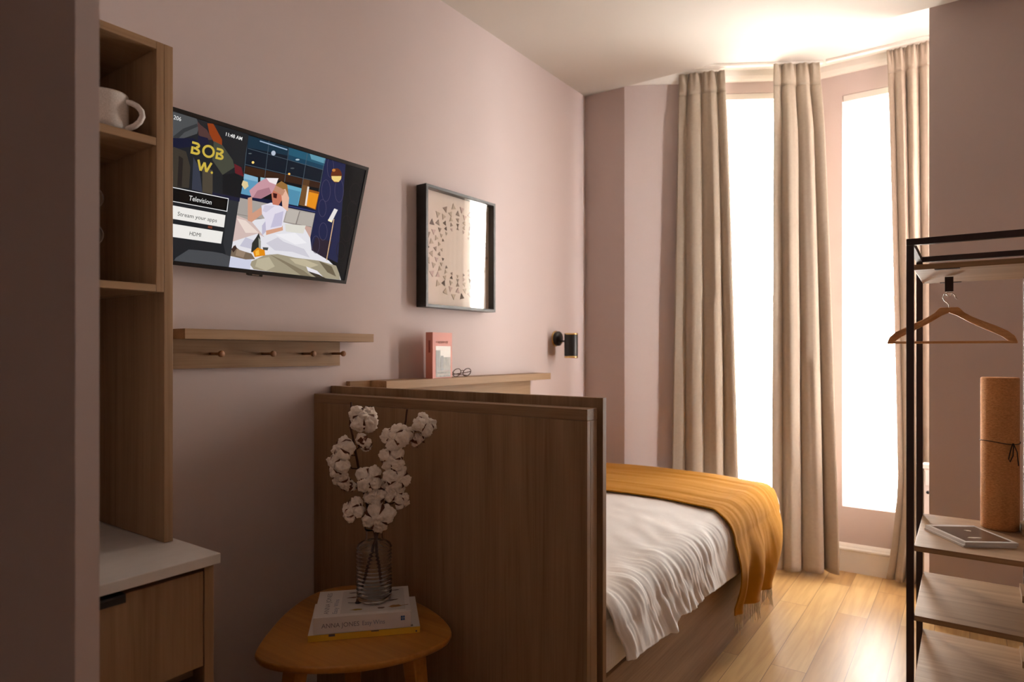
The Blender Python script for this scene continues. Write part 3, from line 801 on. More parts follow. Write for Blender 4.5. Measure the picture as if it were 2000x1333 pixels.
SCREEN_ART = [
 ((8,20,34), [(0.2617,0.4006),(0.5377,0.4018),(0.5379,0.3165),(0.2554,0.3074)]),
 ((14,44,62), [(0.2617,0.4006),(0.3984,0.402),(0.4,0.377),(0.2651,0.3667)]),
 ((30,84,108), [(0.4001,0.4015),(0.5377,0.4018),(0.5373,0.3781),(0.402,0.3797)]),
 ((18,60,84), [(0.402,0.3797),(0.5373,0.3781),(0.5359,0.3636),(0.4022,0.3664)]),
 ((92,148,168), [(0.476,0.4014),(0.5377,0.4018),(0.5369,0.3851),(0.4849,0.3865)]),
 ((52,28,12), [(0.2659,0.3141),(0.5364,0.3234),(0.5352,0.3026),(0.2655,0.2906)]),
 ((10,12,16), [(0.2561,0.2906),(0.5366,0.3043),(0.5365,0.2323),(0.2624,0.23)]),
 ((130,176,202), [(0.2686,0.2917),(0.3133,0.2905),(0.3227,0.2284),(0.2657,0.2328)]),
 ((92,150,184), [(0.2713,0.2769),(0.3157,0.278),(0.3227,0.2284),(0.2657,0.2328)]),
 ((150,190,205), [(0.3212,0.2931),(0.3399,0.2938),(0.342,0.2571),(0.3293,0.2324)]),
 ((100,165,190), [(0.4135,0.291),(0.4696,0.2903),(0.4671,0.2243),(0.4224,0.23)]),
 ((80,140,170), [(0.416,0.2792),(0.4665,0.279),(0.4643,0.2299),(0.4219,0.2322)]),
 ((112,76,40), [(0.4689,0.3065),(0.494,0.3072),(0.4934,0.2372),(0.4698,0.2375)]),
 ((86,56,30), [(0.4686,0.3203),(0.4937,0.3212),(0.4933,0.3023),(0.4688,0.3018)]),
 ((150,84,18), [(0.4942,0.2931),(0.5381,0.2927),(0.5362,0.2336),(0.4921,0.2384)]),
 ((226,142,22), [(0.4987,0.2856),(0.5362,0.2856),(0.5333,0.236),(0.4956,0.2405)]),
 ((228,220,212), [(0.4892,0.3005),(0.4959,0.301),(0.4986,0.2396),(0.4918,0.2398)]),
 ((18,24,56), [(0.2643,0.2325),(0.5373,0.2338),(0.5378,0.2214),(0.2644,0.2213)]),
 ((52,64,120), [(0.4308,0.2283),(0.5374,0.2285),(0.5373,0.2261),(0.4313,0.2257)]),
 ((166,158,152), [(0.2637,0.2203),(0.5365,0.2221),(0.535,0.1421),(0.2597,0.1537)]),
 ((186,178,170), [(0.4329,0.2181),(0.4766,0.219),(0.4693,0.1751),(0.4287,0.1731)]),
 ((178,170,162), [(0.4798,0.2172),(0.5358,0.22),(0.5328,0.1759),(0.4759,0.1753)]),
 ((110,100,96), [(0.4757,0.2182),(0.4705,0.1746),(0.4727,0.1745),(0.4779,0.218)]),
 ((120,108,104), [(0.4283,0.1747),(0.5317,0.175),(0.5317,0.1764),(0.4283,0.1761)]),
 ((120,110,106), [(0.2657,0.1715),(0.3535,0.1708),(0.3535,0.1721),(0.2658,0.1728)]),
 ((196,160,148), [(0.5056,0.1763),(0.5319,0.1747),(0.5361,0.1373),(0.5079,0.1525)]),
 ((24,30,68), [(0.5377,0.4018),(0.6204,0.4026),(0.666,0.071),(0.5451,0.1017),(0.535,0.1421),(0.5381,0.2253)]),
 ((40,28,44), [(0.5561,0.1452),(0.6242,0.1401),(0.6205,0.076),(0.5485,0.0996)]),
 ((226,224,230), [(0.268,0.1069),(0.2973,0.1557),(0.3628,0.1758),(0.5038,0.1712),(0.535,0.1396),(0.5497,0.0998),(0.6272,0.0742),(0.6714,0.0482),(0.6955,0.012),(0.2674,0.012),(0.2641,0.0621)]),
 ((208,184,178), [(0.2616,0.1693),(0.3161,0.1588),(0.3691,0.1174),(0.3423,0.1248),(0.2664,0.089)]),
 ((232,214,204), [(0.268,0.1595),(0.2969,0.1578),(0.3468,0.1278),(0.3036,0.1211)]),
 ((220,216,206), [(0.4321,0.1699),(0.5094,0.1769),(0.5056,0.1498),(0.4396,0.1467)]),
 ((205,202,212), [(0.3775,0.1002),(0.4146,0.1242),(0.4383,0.1135),(0.5192,0.1007),(0.5481,0.0748),(0.4771,0.0854),(0.4125,0.0817)]),
 ((238,236,240), [(0.4026,0.1317),(0.4751,0.1475),(0.5262,0.1212),(0.483,0.1103)]),
 ((196,194,210), [(0.306,0.1081),(0.3469,0.1005),(0.3317,0.0756),(0.2919,0.0792)]),
 ((204,206,226), [(0.2629,0.042),(0.3375,0.0444),(0.3385,0.0123),(0.2674,0.012)]),
 ((120,102,84), [(0.263,0.0553),(0.2729,0.0788),(0.2941,0.067),(0.3343,0.0614),(0.3497,0.0458),(0.3183,0.0411),(0.267,0.0456)]),
 ((60,40,34), [(0.2666,0.0669),(0.2773,0.0808),(0.2838,0.0714),(0.2745,0.0568)]),
 ((150,128,108), [(0.2841,0.0692),(0.314,0.0642),(0.3101,0.0456),(0.283,0.049)]),
 ((160,150,126), [(0.3387,0.0376),(0.3797,0.0625),(0.4252,0.0716),(0.492,0.0679),(0.5852,0.0692),(0.6621,0.0602),(0.683,0.0326),(0.6918,0.0124),(0.5863,0.012),(0.4266,0.012),(0.3508,0.0136),(0.3369,0.0259)]),
 ((130,118,96), [(0.3943,0.0676),(0.439,0.0566),(0.5348,0.0285),(0.5683,0.012),(0.5268,0.012),(0.4642,0.0404)]),
 ((186,176,150), [(0.3571,0.0467),(0.3961,0.0585),(0.4227,0.0309),(0.3944,0.0136),(0.354,0.0232)]),
 ((190,178,150), [(0.4706,0.0629),(0.5264,0.0672),(0.5886,0.0545),(0.5557,0.0407),(0.496,0.0489)]),
 ((104,92,72), [(0.5852,0.0692),(0.6441,0.0556),(0.6713,0.022),(0.6304,0.0335)]),
 ((230,226,232), [(0.5402,0.044),(0.5871,0.034),(0.6229,0.0121),(0.5985,0.012),(0.5531,0.0254)]),
 ((60,50,40), [(0.5463,0.0297),(0.5959,0.0222),(0.6292,0.012),(0.5864,0.012)]),
 ((150,108,56), [(0.3752,0.2819),(0.3929,0.2969),(0.4153,0.2904),(0.4277,0.2563),(0.4325,0.2203),(0.4166,0.245),(0.397,0.2639)]),
 ((212,158,130), [(0.3688,0.1449),(0.4238,0.163),(0.4289,0.1488),(0.3727,0.1249)]),
 ((206,152,126), [(0.2917,0.225),(0.3046,0.231),(0.3145,0.183),(0.3395,0.2054),(0.351,0.1895),(0.3176,0.1564),(0.3035,0.1585)]),
 ((224,218,232), [(0.3398,0.2113),(0.3708,0.2261),(0.43,0.2189),(0.4268,0.2007),(0.4227,0.1581),(0.3701,0.1387),(0.3579,0.1749),(0.3466,0.1865)]),
 ((206,200,218), [(0.3503,0.2141),(0.3853,0.2184),(0.3594,0.1933),(0.3469,0.1955)]),
 ((196,190,214), [(0.3901,0.1942),(0.4188,0.2085),(0.4207,0.1625),(0.3834,0.1495)]),
 ((196,116,92), [(0.3647,0.2573),(0.3754,0.2729),(0.3983,0.265),(0.4059,0.2406),(0.3976,0.2221),(0.3769,0.2214)]),
 ((60,16,16), [(0.3711,0.2559),(0.386,0.2562),(0.3868,0.2419),(0.3753,0.2423)]),
 ((228,180,156), [(0.3971,0.2684),(0.4112,0.2768),(0.4301,0.2522),(0.4335,0.2103),(0.4122,0.2202)]),
 ((190,138,112), [(0.34,0.2779),(0.3674,0.2824),(0.4122,0.2715),(0.4052,0.2542),(0.3668,0.2649)]),
 ((198,148,158), [(0.2925,0.2469),(0.3161,0.2759),(0.3406,0.2952),(0.3802,0.3031),(0.3766,0.2822),(0.3686,0.2558),(0.3346,0.2307),(0.303,0.2289)]),
 ((168,118,130), [(0.3182,0.2522),(0.3547,0.2695),(0.3651,0.2551),(0.3346,0.2307),(0.3079,0.229)]),
 ((238,228,230), [(0.3396,0.295),(0.3812,0.3033),(0.3766,0.2822),(0.3526,0.2851)]),
 ((190,184,206), [(0.3533,0.1515),(0.3621,0.1666),(0.3706,0.136),(0.3593,0.1206)]),
 ((46,46,42), [(0.332,0.0656),(0.3303,0.0936),(0.3405,0.1132),(0.3468,0.1278),(0.3546,0.113),(0.3613,0.0888),(0.3649,0.0699)]),
 ((150,150,140), [(0.3483,0.1144),(0.3583,0.1044),(0.3648,0.0708),(0.3578,0.0699)]),
 ((222,138,16), [(0.338,0.0682),(0.3513,0.0828),(0.3767,0.0779),(0.3819,0.0618),(0.3471,0.052)]),
 ((245,180,60), [(0.3457,0.0701),(0.3565,0.0766),(0.3615,0.0611),(0.3502,0.0569)]),
 ((70,72,70), [(0.368,0.086),(0.3882,0.0878),(0.387,0.0783),(0.3715,0.0782)]),
 ((74,92,104), [(0.2592,0.4),(0.2674,0.2761),(0.2688,0.2763),(0.2606,0.4002)]),
 ((74,92,104), [(0.328,0.403),(0.3344,0.2926),(0.3358,0.2928),(0.3294,0.403)]),
 ((74,92,104), [(0.3979,0.401),(0.4031,0.297),(0.4046,0.2971),(0.3994,0.4012)]),
 ((74,92,104), [(0.4656,0.4016),(0.4678,0.2924),(0.4694,0.2925),(0.4672,0.4018)]),
 ((74,92,104), [(0.2659,0.3642),(0.5368,0.3641),(0.5369,0.3655),(0.266,0.3655)]),
 ((74,92,104), [(0.2651,0.3175),(0.5357,0.323),(0.5358,0.3244),(0.2652,0.3188)]),
 ((74,92,104), [(0.5334,0.3962),(0.535,0.2922),(0.5367,0.2923),(0.5351,0.3963)]),
 ((255,214,120), [(0.2932,0.3304),(0.2931,0.3287),(0.2922,0.3271),(0.2907,0.326),(0.2888,0.3256),(0.2871,0.3259),(0.2857,0.3269),(0.285,0.3284),(0.2851,0.3301),(0.286,0.3317),(0.2875,0.3328),(0.2893,0.3332),(0.2911,0.3329),(0.2925,0.3319)]),
 ((255,190,90), [(0.4193,0.3249),(0.4192,0.3233),(0.4183,0.3219),(0.4168,0.3208),(0.415,0.3204),(0.4132,0.3207),(0.4118,0.3217),(0.4111,0.3231),(0.4112,0.3247),(0.4121,0.3261),(0.4136,0.3272),(0.4154,0.3276),(0.4172,0.3273),(0.4185,0.3263)]),
 ((180,190,205), [(0.3568,0.3737),(0.3567,0.3705),(0.3552,0.3675),(0.3525,0.3654),(0.3493,0.3646),(0.3462,0.3653),(0.3437,0.3672),(0.3424,0.3701),(0.3425,0.3734),(0.344,0.3763),(0.3466,0.3784),(0.3498,0.3792),(0.353,0.3786),(0.3555,0.3766)]),
 ((170,190,200), [(0.4426,0.3749),(0.4421,0.3736),(0.4403,0.3722),(0.4375,0.371),(0.4343,0.3702),(0.4313,0.37),(0.4292,0.3704),(0.4282,0.3714),(0.4287,0.3727),(0.4305,0.3741),(0.4333,0.3753),(0.4365,0.376),(0.4395,0.3762),(0.4417,0.3758)]),
 ((70,80,84), [(0.43,0.3451),(0.4295,0.344),(0.4277,0.3428),(0.4249,0.3417),(0.4217,0.3409),(0.4188,0.3407),(0.4166,0.341),(0.4157,0.3418),(0.4163,0.3429),(0.4181,0.3441),(0.4208,0.3451),(0.424,0.3459),(0.427,0.3461),(0.4291,0.3459)]),
 ((90,100,104), [(0.2808,0.3534),(0.2804,0.3525),(0.279,0.3516),(0.2769,0.3507),(0.2744,0.3501),(0.2722,0.3499),(0.2706,0.3501),(0.27,0.3507),(0.2704,0.3515),(0.2718,0.3524),(0.2739,0.3533),(0.2763,0.3539),(0.2785,0.3541),(0.2801,0.354)]),
 ((150,172,196), [(0.299,0.393),(0.3937,0.3915),(0.3942,0.395),(0.2996,0.3964)]),
 ((70,66,92), [(0.5782,0.3058),(0.58,0.2922),(0.5818,0.2924),(0.58,0.306)]),
 ((70,66,92), [(0.58,0.2923),(0.5789,0.2802),(0.5807,0.2802),(0.5818,0.2923)]),
 ((70,66,92), [(0.579,0.2804),(0.5751,0.2718),(0.5768,0.2713),(0.5806,0.28)]),
 ((70,66,92), [(0.5754,0.2721),(0.5694,0.2682),(0.5705,0.267),(0.5765,0.271)]),
 ((70,66,92), [(0.5702,0.2683),(0.563,0.2697),(0.5625,0.2683),(0.5697,0.2669)]),
 ((70,66,92), [(0.5634,0.2695),(0.5561,0.2759),(0.5548,0.2749),(0.5621,0.2685)]),
 ((70,66,92), [(0.5562,0.2758),(0.55,0.2863),(0.5484,0.2856),(0.5547,0.2751)]),
 ((70,66,92), [(0.55,0.2862),(0.5457,0.2991),(0.5441,0.2986),(0.5484,0.2857)]),
 ((70,66,92), [(0.5458,0.299),(0.544,0.3124),(0.5423,0.3121),(0.5441,0.2987)]),
 ((70,66,92), [(0.544,0.3122),(0.5451,0.3241),(0.5434,0.3241),(0.5423,0.3123)]),
 ((70,66,92), [(0.5451,0.3239),(0.5489,0.3325),(0.5473,0.3329),(0.5435,0.3243)]),
 ((70,66,92), [(0.5486,0.3322),(0.5545,0.3362),(0.5534,0.3372),(0.5475,0.3332)]),
 ((70,66,92), [(0.5537,0.336),(0.5608,0.3348),(0.5613,0.3362),(0.5542,0.3374)]),
 ((70,66,92), [(0.5604,0.335),(0.5677,0.3288),(0.569,0.3298),(0.5617,0.336)]),
 ((70,66,92), [(0.5675,0.3289),(0.5739,0.3185),(0.5755,0.3192),(0.5691,0.3296)]),
 ((70,66,92), [(0.5738,0.3187),(0.5782,0.3057),(0.5799,0.3061),(0.5755,0.3191)]),
 ((70,66,92), [(0.6311,0.3167),(0.6333,0.3019),(0.6351,0.3022),(0.6329,0.3169)]),
 ((70,66,92), [(0.6333,0.302),(0.6323,0.289),(0.6342,0.289),(0.6351,0.3021)]),
 ((70,66,92), [(0.6324,0.2892),(0.6285,0.2798),(0.6303,0.2794),(0.6341,0.2888)]),
 ((70,66,92), [(0.6288,0.2801),(0.6227,0.2759),(0.6238,0.2748),(0.63,0.279)]),
 ((70,66,92), [(0.6235,0.2761),(0.616,0.2777),(0.6154,0.2762),(0.623,0.2747)]),
 ((70,66,92), [(0.6164,0.2774),(0.6087,0.2845),(0.6073,0.2835),(0.615,0.2765)]),
 ((70,66,92), [(0.6088,0.2844),(0.6021,0.2958),(0.6004,0.2951),(0.6072,0.2837)]),
 ((70,66,92), [(0.6021,0.2957),(0.5974,0.3097),(0.5956,0.3093),(0.6004,0.2952)]),
 ((70,66,92), [(0.5974,0.3096),(0.5953,0.3241),(0.5936,0.3239),(0.5956,0.3094)]),
 ((70,66,92), [(0.5953,0.324),(0.5963,0.3369),(0.5945,0.3368),(0.5936,0.324)]),
 ((70,66,92), [(0.5962,0.3367),(0.6,0.3459),(0.5983,0.3463),(0.5945,0.337)]),
 ((70,66,92), [(0.5997,0.3456),(0.6057,0.3499),(0.6046,0.3509),(0.5986,0.3466)]),
 ((70,66,92), [(0.6049,0.3497),(0.6123,0.3483),(0.6129,0.3498),(0.6054,0.3511)]),
 ((70,66,92), [(0.6119,0.3485),(0.6196,0.3417),(0.621,0.3427),(0.6133,0.3496)]),
 ((70,66,92), [(0.6195,0.3419),(0.6263,0.3306),(0.628,0.3313),(0.6211,0.3426)]),
 ((70,66,92), [(0.6263,0.3307),(0.6311,0.3166),(0.6329,0.317),(0.628,0.3311)]),
 ((70,66,92), [(0.5745,0.2466),(0.5759,0.2356),(0.5776,0.2358),(0.5763,0.2468)]),
 ((70,66,92), [(0.5759,0.2357),(0.5747,0.2259),(0.5765,0.2259),(0.5776,0.2356)]),
 ((70,66,92), [(0.5748,0.2262),(0.5713,0.2192),(0.573,0.2186),(0.5764,0.2256)]),
 ((70,66,92), [(0.5716,0.2195),(0.5664,0.2163),(0.5674,0.2152),(0.5727,0.2183)]),
 ((70,66,92), [(0.5671,0.2165),(0.5609,0.2176),(0.5605,0.2162),(0.5667,0.215)]),
 ((70,66,92), [(0.5613,0.2174),(0.5551,0.2227),(0.5539,0.2217),(0.5601,0.2164)]),
 ((70,66,92), [(0.5553,0.2225),(0.55,0.231),(0.5484,0.2304),(0.5537,0.2218)]),
 ((70,66,92), [(0.55,0.2309),(0.5465,0.2414),(0.5448,0.241),(0.5484,0.2305)]),
 ((70,66,92), [(0.5465,0.2413),(0.5452,0.2521),(0.5435,0.2519),(0.5448,0.2411)]),
 ((70,66,92), [(0.5452,0.252),(0.5464,0.2616),(0.5446,0.2617),(0.5435,0.2521)]),
 ((70,66,92), [(0.5463,0.2614),(0.5497,0.2683),(0.5481,0.2688),(0.5447,0.2619)]),
 ((70,66,92), [(0.5494,0.268),(0.5546,0.2712),(0.5536,0.2724),(0.5484,0.2691)]),
 ((70,66,92), [(0.5538,0.2711),(0.56,0.2701),(0.5604,0.2715),(0.5543,0.2725)]),
 ((70,66,92), [(0.5596,0.2703),(0.5658,0.2652),(0.5671,0.2662),(0.5608,0.2713)]),
 ((70,66,92), [(0.5656,0.2653),(0.571,0.2569),(0.5725,0.2576),(0.5672,0.266)]),
 ((70,66,92), [(0.5709,0.257),(0.5745,0.2464),(0.5762,0.2469),(0.5726,0.2574)]),
 ((70,66,92), [(0.5736,0.3819),(0.5755,0.3695),(0.5772,0.3698),(0.5753,0.3822)]),
 ((70,66,92), [(0.5755,0.3696),(0.5752,0.3586),(0.5769,0.3587),(0.5772,0.3697)]),
 ((70,66,92), [(0.5752,0.3588),(0.5728,0.3509),(0.5745,0.3507),(0.5769,0.3586)]),
 ((70,66,92), [(0.573,0.3513),(0.5688,0.3478),(0.57,0.3468),(0.5742,0.3503)]),
 ((70,66,92), [(0.5697,0.348),(0.5643,0.3494),(0.5637,0.348),(0.569,0.3466)]),
 ((70,66,92), [(0.5647,0.3491),(0.559,0.3551),(0.5576,0.3542),(0.5633,0.3482)]),
 ((70,66,92), [(0.5591,0.355),(0.554,0.3647),(0.5525,0.364),(0.5575,0.3544)]),
 ((70,66,92), [(0.5541,0.3646),(0.5503,0.3765),(0.5487,0.376),(0.5524,0.3641)]),
 ((70,66,92), [(0.5504,0.3764),(0.5485,0.3887),(0.5468,0.3883),(0.5487,0.3761)]),
 ((70,66,92), [(0.5485,0.3886),(0.5488,0.3994),(0.5471,0.3993),(0.5468,0.3884)]),
 ((70,66,92), [(0.5488,0.3992),(0.5512,0.403),(0.5495,0.403),(0.5471,0.3994)]),
 ((70,66,92), [(0.5509,0.403),(0.5551,0.403),(0.5539,0.403),(0.5498,0.403)]),
 ((70,66,92), [(0.5542,0.403),(0.5595,0.403),(0.5601,0.403),(0.5548,0.403)]),
 ((70,66,92), [(0.5591,0.403),(0.5648,0.403),(0.5662,0.403),(0.5605,0.403)]),
 ((70,66,92), [(0.5647,0.403),(0.5698,0.3936),(0.5714,0.3943),(0.5663,0.403)]),
 ((70,66,92), [(0.5698,0.3937),(0.5736,0.3818),(0.5753,0.3823),(0.5714,0.3942)]),
 ((70,66,92), [(0.5962,0.1712),(0.5976,0.1599),(0.5994,0.1601),(0.598,0.1713)]),
 ((70,66,92), [(0.5976,0.1601),(0.5962,0.1501),(0.5979,0.1499),(0.5994,0.1599)]),
 ((70,66,92), [(0.5962,0.1503),(0.5923,0.1433),(0.594,0.1426),(0.5979,0.1497)]),
 ((70,66,92), [(0.5926,0.1436),(0.5868,0.1404),(0.5878,0.1392),(0.5936,0.1423)]),
 ((70,66,92), [(0.5875,0.1405),(0.5807,0.1418),(0.5804,0.1404),(0.5871,0.1391)]),
 ((70,66,92), [(0.5812,0.1416),(0.5744,0.1471),(0.5732,0.1461),(0.5799,0.1406)]),
 ((70,66,92), [(0.5746,0.1469),(0.569,0.1557),(0.5674,0.1551),(0.573,0.1463)]),
 ((70,66,92), [(0.569,0.1556),(0.5653,0.1664),(0.5636,0.166),(0.5673,0.1552)]),
 ((70,66,92), [(0.5653,0.1662),(0.5641,0.1774),(0.5623,0.1772),(0.5636,0.1661)]),
 ((70,66,92), [(0.5641,0.1772),(0.5655,0.187),(0.5637,0.1872),(0.5623,0.1774)]),
 ((70,66,92), [(0.5654,0.1868),(0.5692,0.1938),(0.5676,0.1944),(0.5638,0.1874)]),
 ((70,66,92), [(0.5689,0.1935),(0.5746,0.1967),(0.5736,0.1979),(0.5679,0.1947)]),
 ((70,66,92), [(0.5739,0.1966),(0.5807,0.1955),(0.581,0.1969),(0.5743,0.198)]),
 ((70,66,92), [(0.5802,0.1957),(0.587,0.1903),(0.5882,0.1914),(0.5815,0.1967)]),
 ((70,66,92), [(0.5868,0.1905),(0.5925,0.1818),(0.5941,0.1825),(0.5884,0.1912)]),
 ((70,66,92), [(0.5925,0.1819),(0.5963,0.1711),(0.598,0.1715),(0.5942,0.1823)]),
 ((70,66,92), [(0.5757,0.1233),(0.5771,0.112),(0.5788,0.1121),(0.5775,0.1234)]),
 ((70,66,92), [(0.5771,0.1121),(0.5759,0.1022),(0.5777,0.1021),(0.5788,0.1119)]),
 ((70,66,92), [(0.576,0.1024),(0.5725,0.0955),(0.5741,0.0949),(0.5776,0.1018)]),
 ((70,66,92), [(0.5728,0.0958),(0.5675,0.0928),(0.5685,0.0916),(0.5738,0.0946)]),
 ((70,66,92), [(0.5682,0.0929),(0.562,0.0944),(0.5615,0.093),(0.5678,0.0915)]),
 ((70,66,92), [(0.5624,0.0942),(0.5561,0.0998),(0.5548,0.0989),(0.5611,0.0932)]),
 ((70,66,92), [(0.5563,0.0997),(0.5509,0.1086),(0.5494,0.108),(0.5547,0.099)]),
 ((70,66,92), [(0.551,0.1085),(0.5474,0.1193),(0.5457,0.119),(0.5493,0.1081)]),
 ((70,66,92), [(0.5474,0.1192),(0.5461,0.1303),(0.5444,0.1302),(0.5457,0.1191)]),
 ((70,66,92), [(0.5461,0.1302),(0.5473,0.1399),(0.5455,0.1401),(0.5444,0.1304)]),
 ((70,66,92), [(0.5472,0.1397),(0.5506,0.1466),(0.549,0.1472),(0.5456,0.1403)]),
 ((70,66,92), [(0.5503,0.1463),(0.5555,0.1494),(0.5545,0.1505),(0.5493,0.1475)]),
 ((70,66,92), [(0.5548,0.1492),(0.561,0.1479),(0.5615,0.1493),(0.5552,0.1507)]),
 ((70,66,92), [(0.5606,0.1481),(0.5669,0.1426),(0.5682,0.1436),(0.5619,0.1491)]),
 ((70,66,92), [(0.5667,0.1428),(0.5721,0.1339),(0.5737,0.1346),(0.5683,0.1434)]),
 ((70,66,92), [(0.5721,0.134),(0.5757,0.1231),(0.5774,0.1235),(0.5738,0.1344)]),
 ((30,22,24), [(0.7074,0.3222),(0.708,0.3088),(0.708,0.309),(0.708,0.3224)]),
 ((30,22,24), [(0.708,0.309),(0.7061,0.2969),(0.708,0.2967),(0.708,0.3089)]),
 ((30,22,24), [(0.7062,0.2971),(0.6999,0.2882),(0.7016,0.2875),(0.7079,0.2965)]),
 ((30,22,24), [(0.7003,0.2885),(0.6913,0.284),(0.6923,0.2828),(0.7012,0.2872)]),
 ((30,22,24), [(0.6919,0.2842),(0.6817,0.2849),(0.6814,0.2834),(0.6916,0.2827)]),
 ((30,22,24), [(0.6822,0.2848),(0.6723,0.2906),(0.6711,0.2894),(0.681,0.2836)]),
 ((30,22,24), [(0.6725,0.2904),(0.6644,0.3003),(0.6628,0.2994),(0.6709,0.2895)]),
 ((30,22,24), [(0.6645,0.3001),(0.6595,0.3125),(0.6577,0.312),(0.6627,0.2996)]),
 ((30,22,24), [(0.6595,0.3124),(0.6582,0.3255),(0.6563,0.3253),(0.6576,0.3122)]),
 ((30,22,24), [(0.6582,0.3253),(0.6608,0.3372),(0.659,0.3373),(0.6564,0.3255)]),
 ((30,22,24), [(0.6607,0.337),(0.6668,0.3458),(0.6652,0.3465),(0.6591,0.3376)]),
 ((30,22,24), [(0.6665,0.3455),(0.6753,0.3501),(0.6743,0.3513),(0.6656,0.3468)]),
 ((30,22,24), [(0.6747,0.35),(0.6848,0.3494),(0.6851,0.3509),(0.6749,0.3514)]),
 ((30,22,24), [(0.6843,0.3496),(0.6943,0.344),(0.6955,0.3453),(0.6855,0.3508)]),
 ((30,22,24), [(0.6941,0.3442),(0.7023,0.3344),(0.7039,0.3353),(0.6957,0.3451)]),
 ((30,22,24), [(0.7022,0.3346),(0.7074,0.3221),(0.708,0.3226),(0.704,0.3352)]),
 ((30,22,24), [(0.708,0.2509),(0.708,0.2336),(0.708,0.2338),(0.708,0.2511)]),
 ((30,22,24), [(0.708,0.2337),(0.708,0.2184),(0.708,0.2183),(0.708,0.2337)]),
 ((30,22,24), [(0.708,0.2186),(0.7059,0.2077),(0.7077,0.2072),(0.708,0.2181)]),
 ((30,22,24), [(0.7062,0.208),(0.6983,0.2032),(0.6995,0.202),(0.7074,0.2068)]),
 ((30,22,24), [(0.6992,0.2033),(0.6896,0.2053),(0.6891,0.2039),(0.6986,0.2019)]),
 ((30,22,24), [(0.6901,0.2051),(0.6803,0.2135),(0.6789,0.2125),(0.6886,0.2041)]),
 ((30,22,24), [(0.6805,0.2134),(0.6721,0.2269),(0.6704,0.2262),(0.6788,0.2127)]),
 ((30,22,24), [(0.6721,0.2267),(0.6663,0.2432),(0.6645,0.2428),(0.6703,0.2263)]),
 ((30,22,24), [(0.6663,0.2431),(0.6639,0.2601),(0.662,0.2599),(0.6645,0.2429)]),
 ((30,22,24), [(0.6639,0.26),(0.6652,0.275),(0.6634,0.275),(0.662,0.26)]),
 ((30,22,24), [(0.6652,0.2748),(0.67,0.2855),(0.6683,0.286),(0.6634,0.2752)]),
 ((30,22,24), [(0.6697,0.2852),(0.6774,0.2901),(0.6763,0.2913),(0.6686,0.2863)]),
 ((30,22,24), [(0.6766,0.29),(0.686,0.2883),(0.6865,0.2898),(0.6771,0.2914)]),
 ((30,22,24), [(0.6856,0.2885),(0.6953,0.2804),(0.6967,0.2815),(0.687,0.2896)]),
 ((30,22,24), [(0.6951,0.2806),(0.7037,0.2673),(0.7054,0.268),(0.6969,0.2813)]),
 ((30,22,24), [(0.7036,0.2674),(0.708,0.2508),(0.708,0.2512),(0.7055,0.2679)]),
 ((30,22,24), [(0.6992,0.1976),(0.7015,0.1801),(0.7035,0.1802),(0.7011,0.1977)]),
 ((30,22,24), [(0.7015,0.1802),(0.6997,0.1648),(0.7016,0.1646),(0.7035,0.1801)]),
 ((30,22,24), [(0.6997,0.165),(0.6939,0.154),(0.6957,0.1534),(0.7015,0.1644)]),
 ((30,22,24), [(0.6942,0.1544),(0.6854,0.1495),(0.6865,0.1483),(0.6954,0.1531)]),
 ((30,22,24), [(0.6862,0.1496),(0.6757,0.1517),(0.6753,0.1502),(0.6857,0.1482)]),
 ((30,22,24), [(0.6762,0.1515),(0.6657,0.16),(0.6644,0.1589),(0.6748,0.1504)]),
 ((30,22,24), [(0.6659,0.1598),(0.657,0.1734),(0.6553,0.1727),(0.6642,0.1591)]),
 ((30,22,24), [(0.6571,0.1733),(0.6511,0.1899),(0.6493,0.1895),(0.6553,0.1729)]),
 ((30,22,24), [(0.6511,0.1898),(0.6489,0.2069),(0.6471,0.2067),(0.6493,0.1896)]),
 ((30,22,24), [(0.6489,0.2067),(0.6508,0.2218),(0.6489,0.2219),(0.6471,0.2069)]),
 ((30,22,24), [(0.6507,0.2216),(0.6564,0.2325),(0.6546,0.233),(0.649,0.2222)]),
 ((30,22,24), [(0.6561,0.2321),(0.6647,0.2371),(0.6636,0.2383),(0.655,0.2333)]),
 ((30,22,24), [(0.6639,0.237),(0.6742,0.2353),(0.6746,0.2368),(0.6643,0.2384)]),
 ((30,22,24), [(0.6738,0.2355),(0.6842,0.2273),(0.6856,0.2284),(0.6751,0.2366)]),
 ((30,22,24), [(0.6841,0.2275),(0.6931,0.214),(0.6948,0.2148),(0.6858,0.2282)]),
 ((30,22,24), [(0.693,0.2142),(0.6992,0.1974),(0.7011,0.1979),(0.6949,0.2146)]),
 ((30,22,24), [(0.708,0.1718),(0.708,0.156),(0.708,0.1561),(0.708,0.1719)]),
 ((30,22,24), [(0.708,0.1561),(0.708,0.1422),(0.708,0.1421),(0.708,0.156)]),
 ((30,22,24), [(0.708,0.1424),(0.708,0.1326),(0.708,0.132),(0.708,0.1419)]),
 ((30,22,24), [(0.708,0.133),(0.708,0.1287),(0.708,0.1274),(0.708,0.1317)]),
 ((30,22,24), [(0.708,0.1288),(0.708,0.1308),(0.708,0.1293),(0.708,0.1273)]),
 ((30,22,24), [(0.708,0.1306),(0.7065,0.1384),(0.7051,0.1373),(0.708,0.1295)]),
 ((30,22,24), [(0.7066,0.1382),(0.6987,0.1506),(0.6969,0.1499),(0.7049,0.1375)]),
 ((30,22,24), [(0.6988,0.1505),(0.6933,0.1656),(0.6914,0.1652),(0.6969,0.1501)]),
 ((30,22,24), [(0.6933,0.1655),(0.6912,0.181),(0.6893,0.1808),(0.6914,0.1653)]),
 ((30,22,24), [(0.6912,0.1808),(0.6926,0.1945),(0.6907,0.1946),(0.6893,0.181)]),
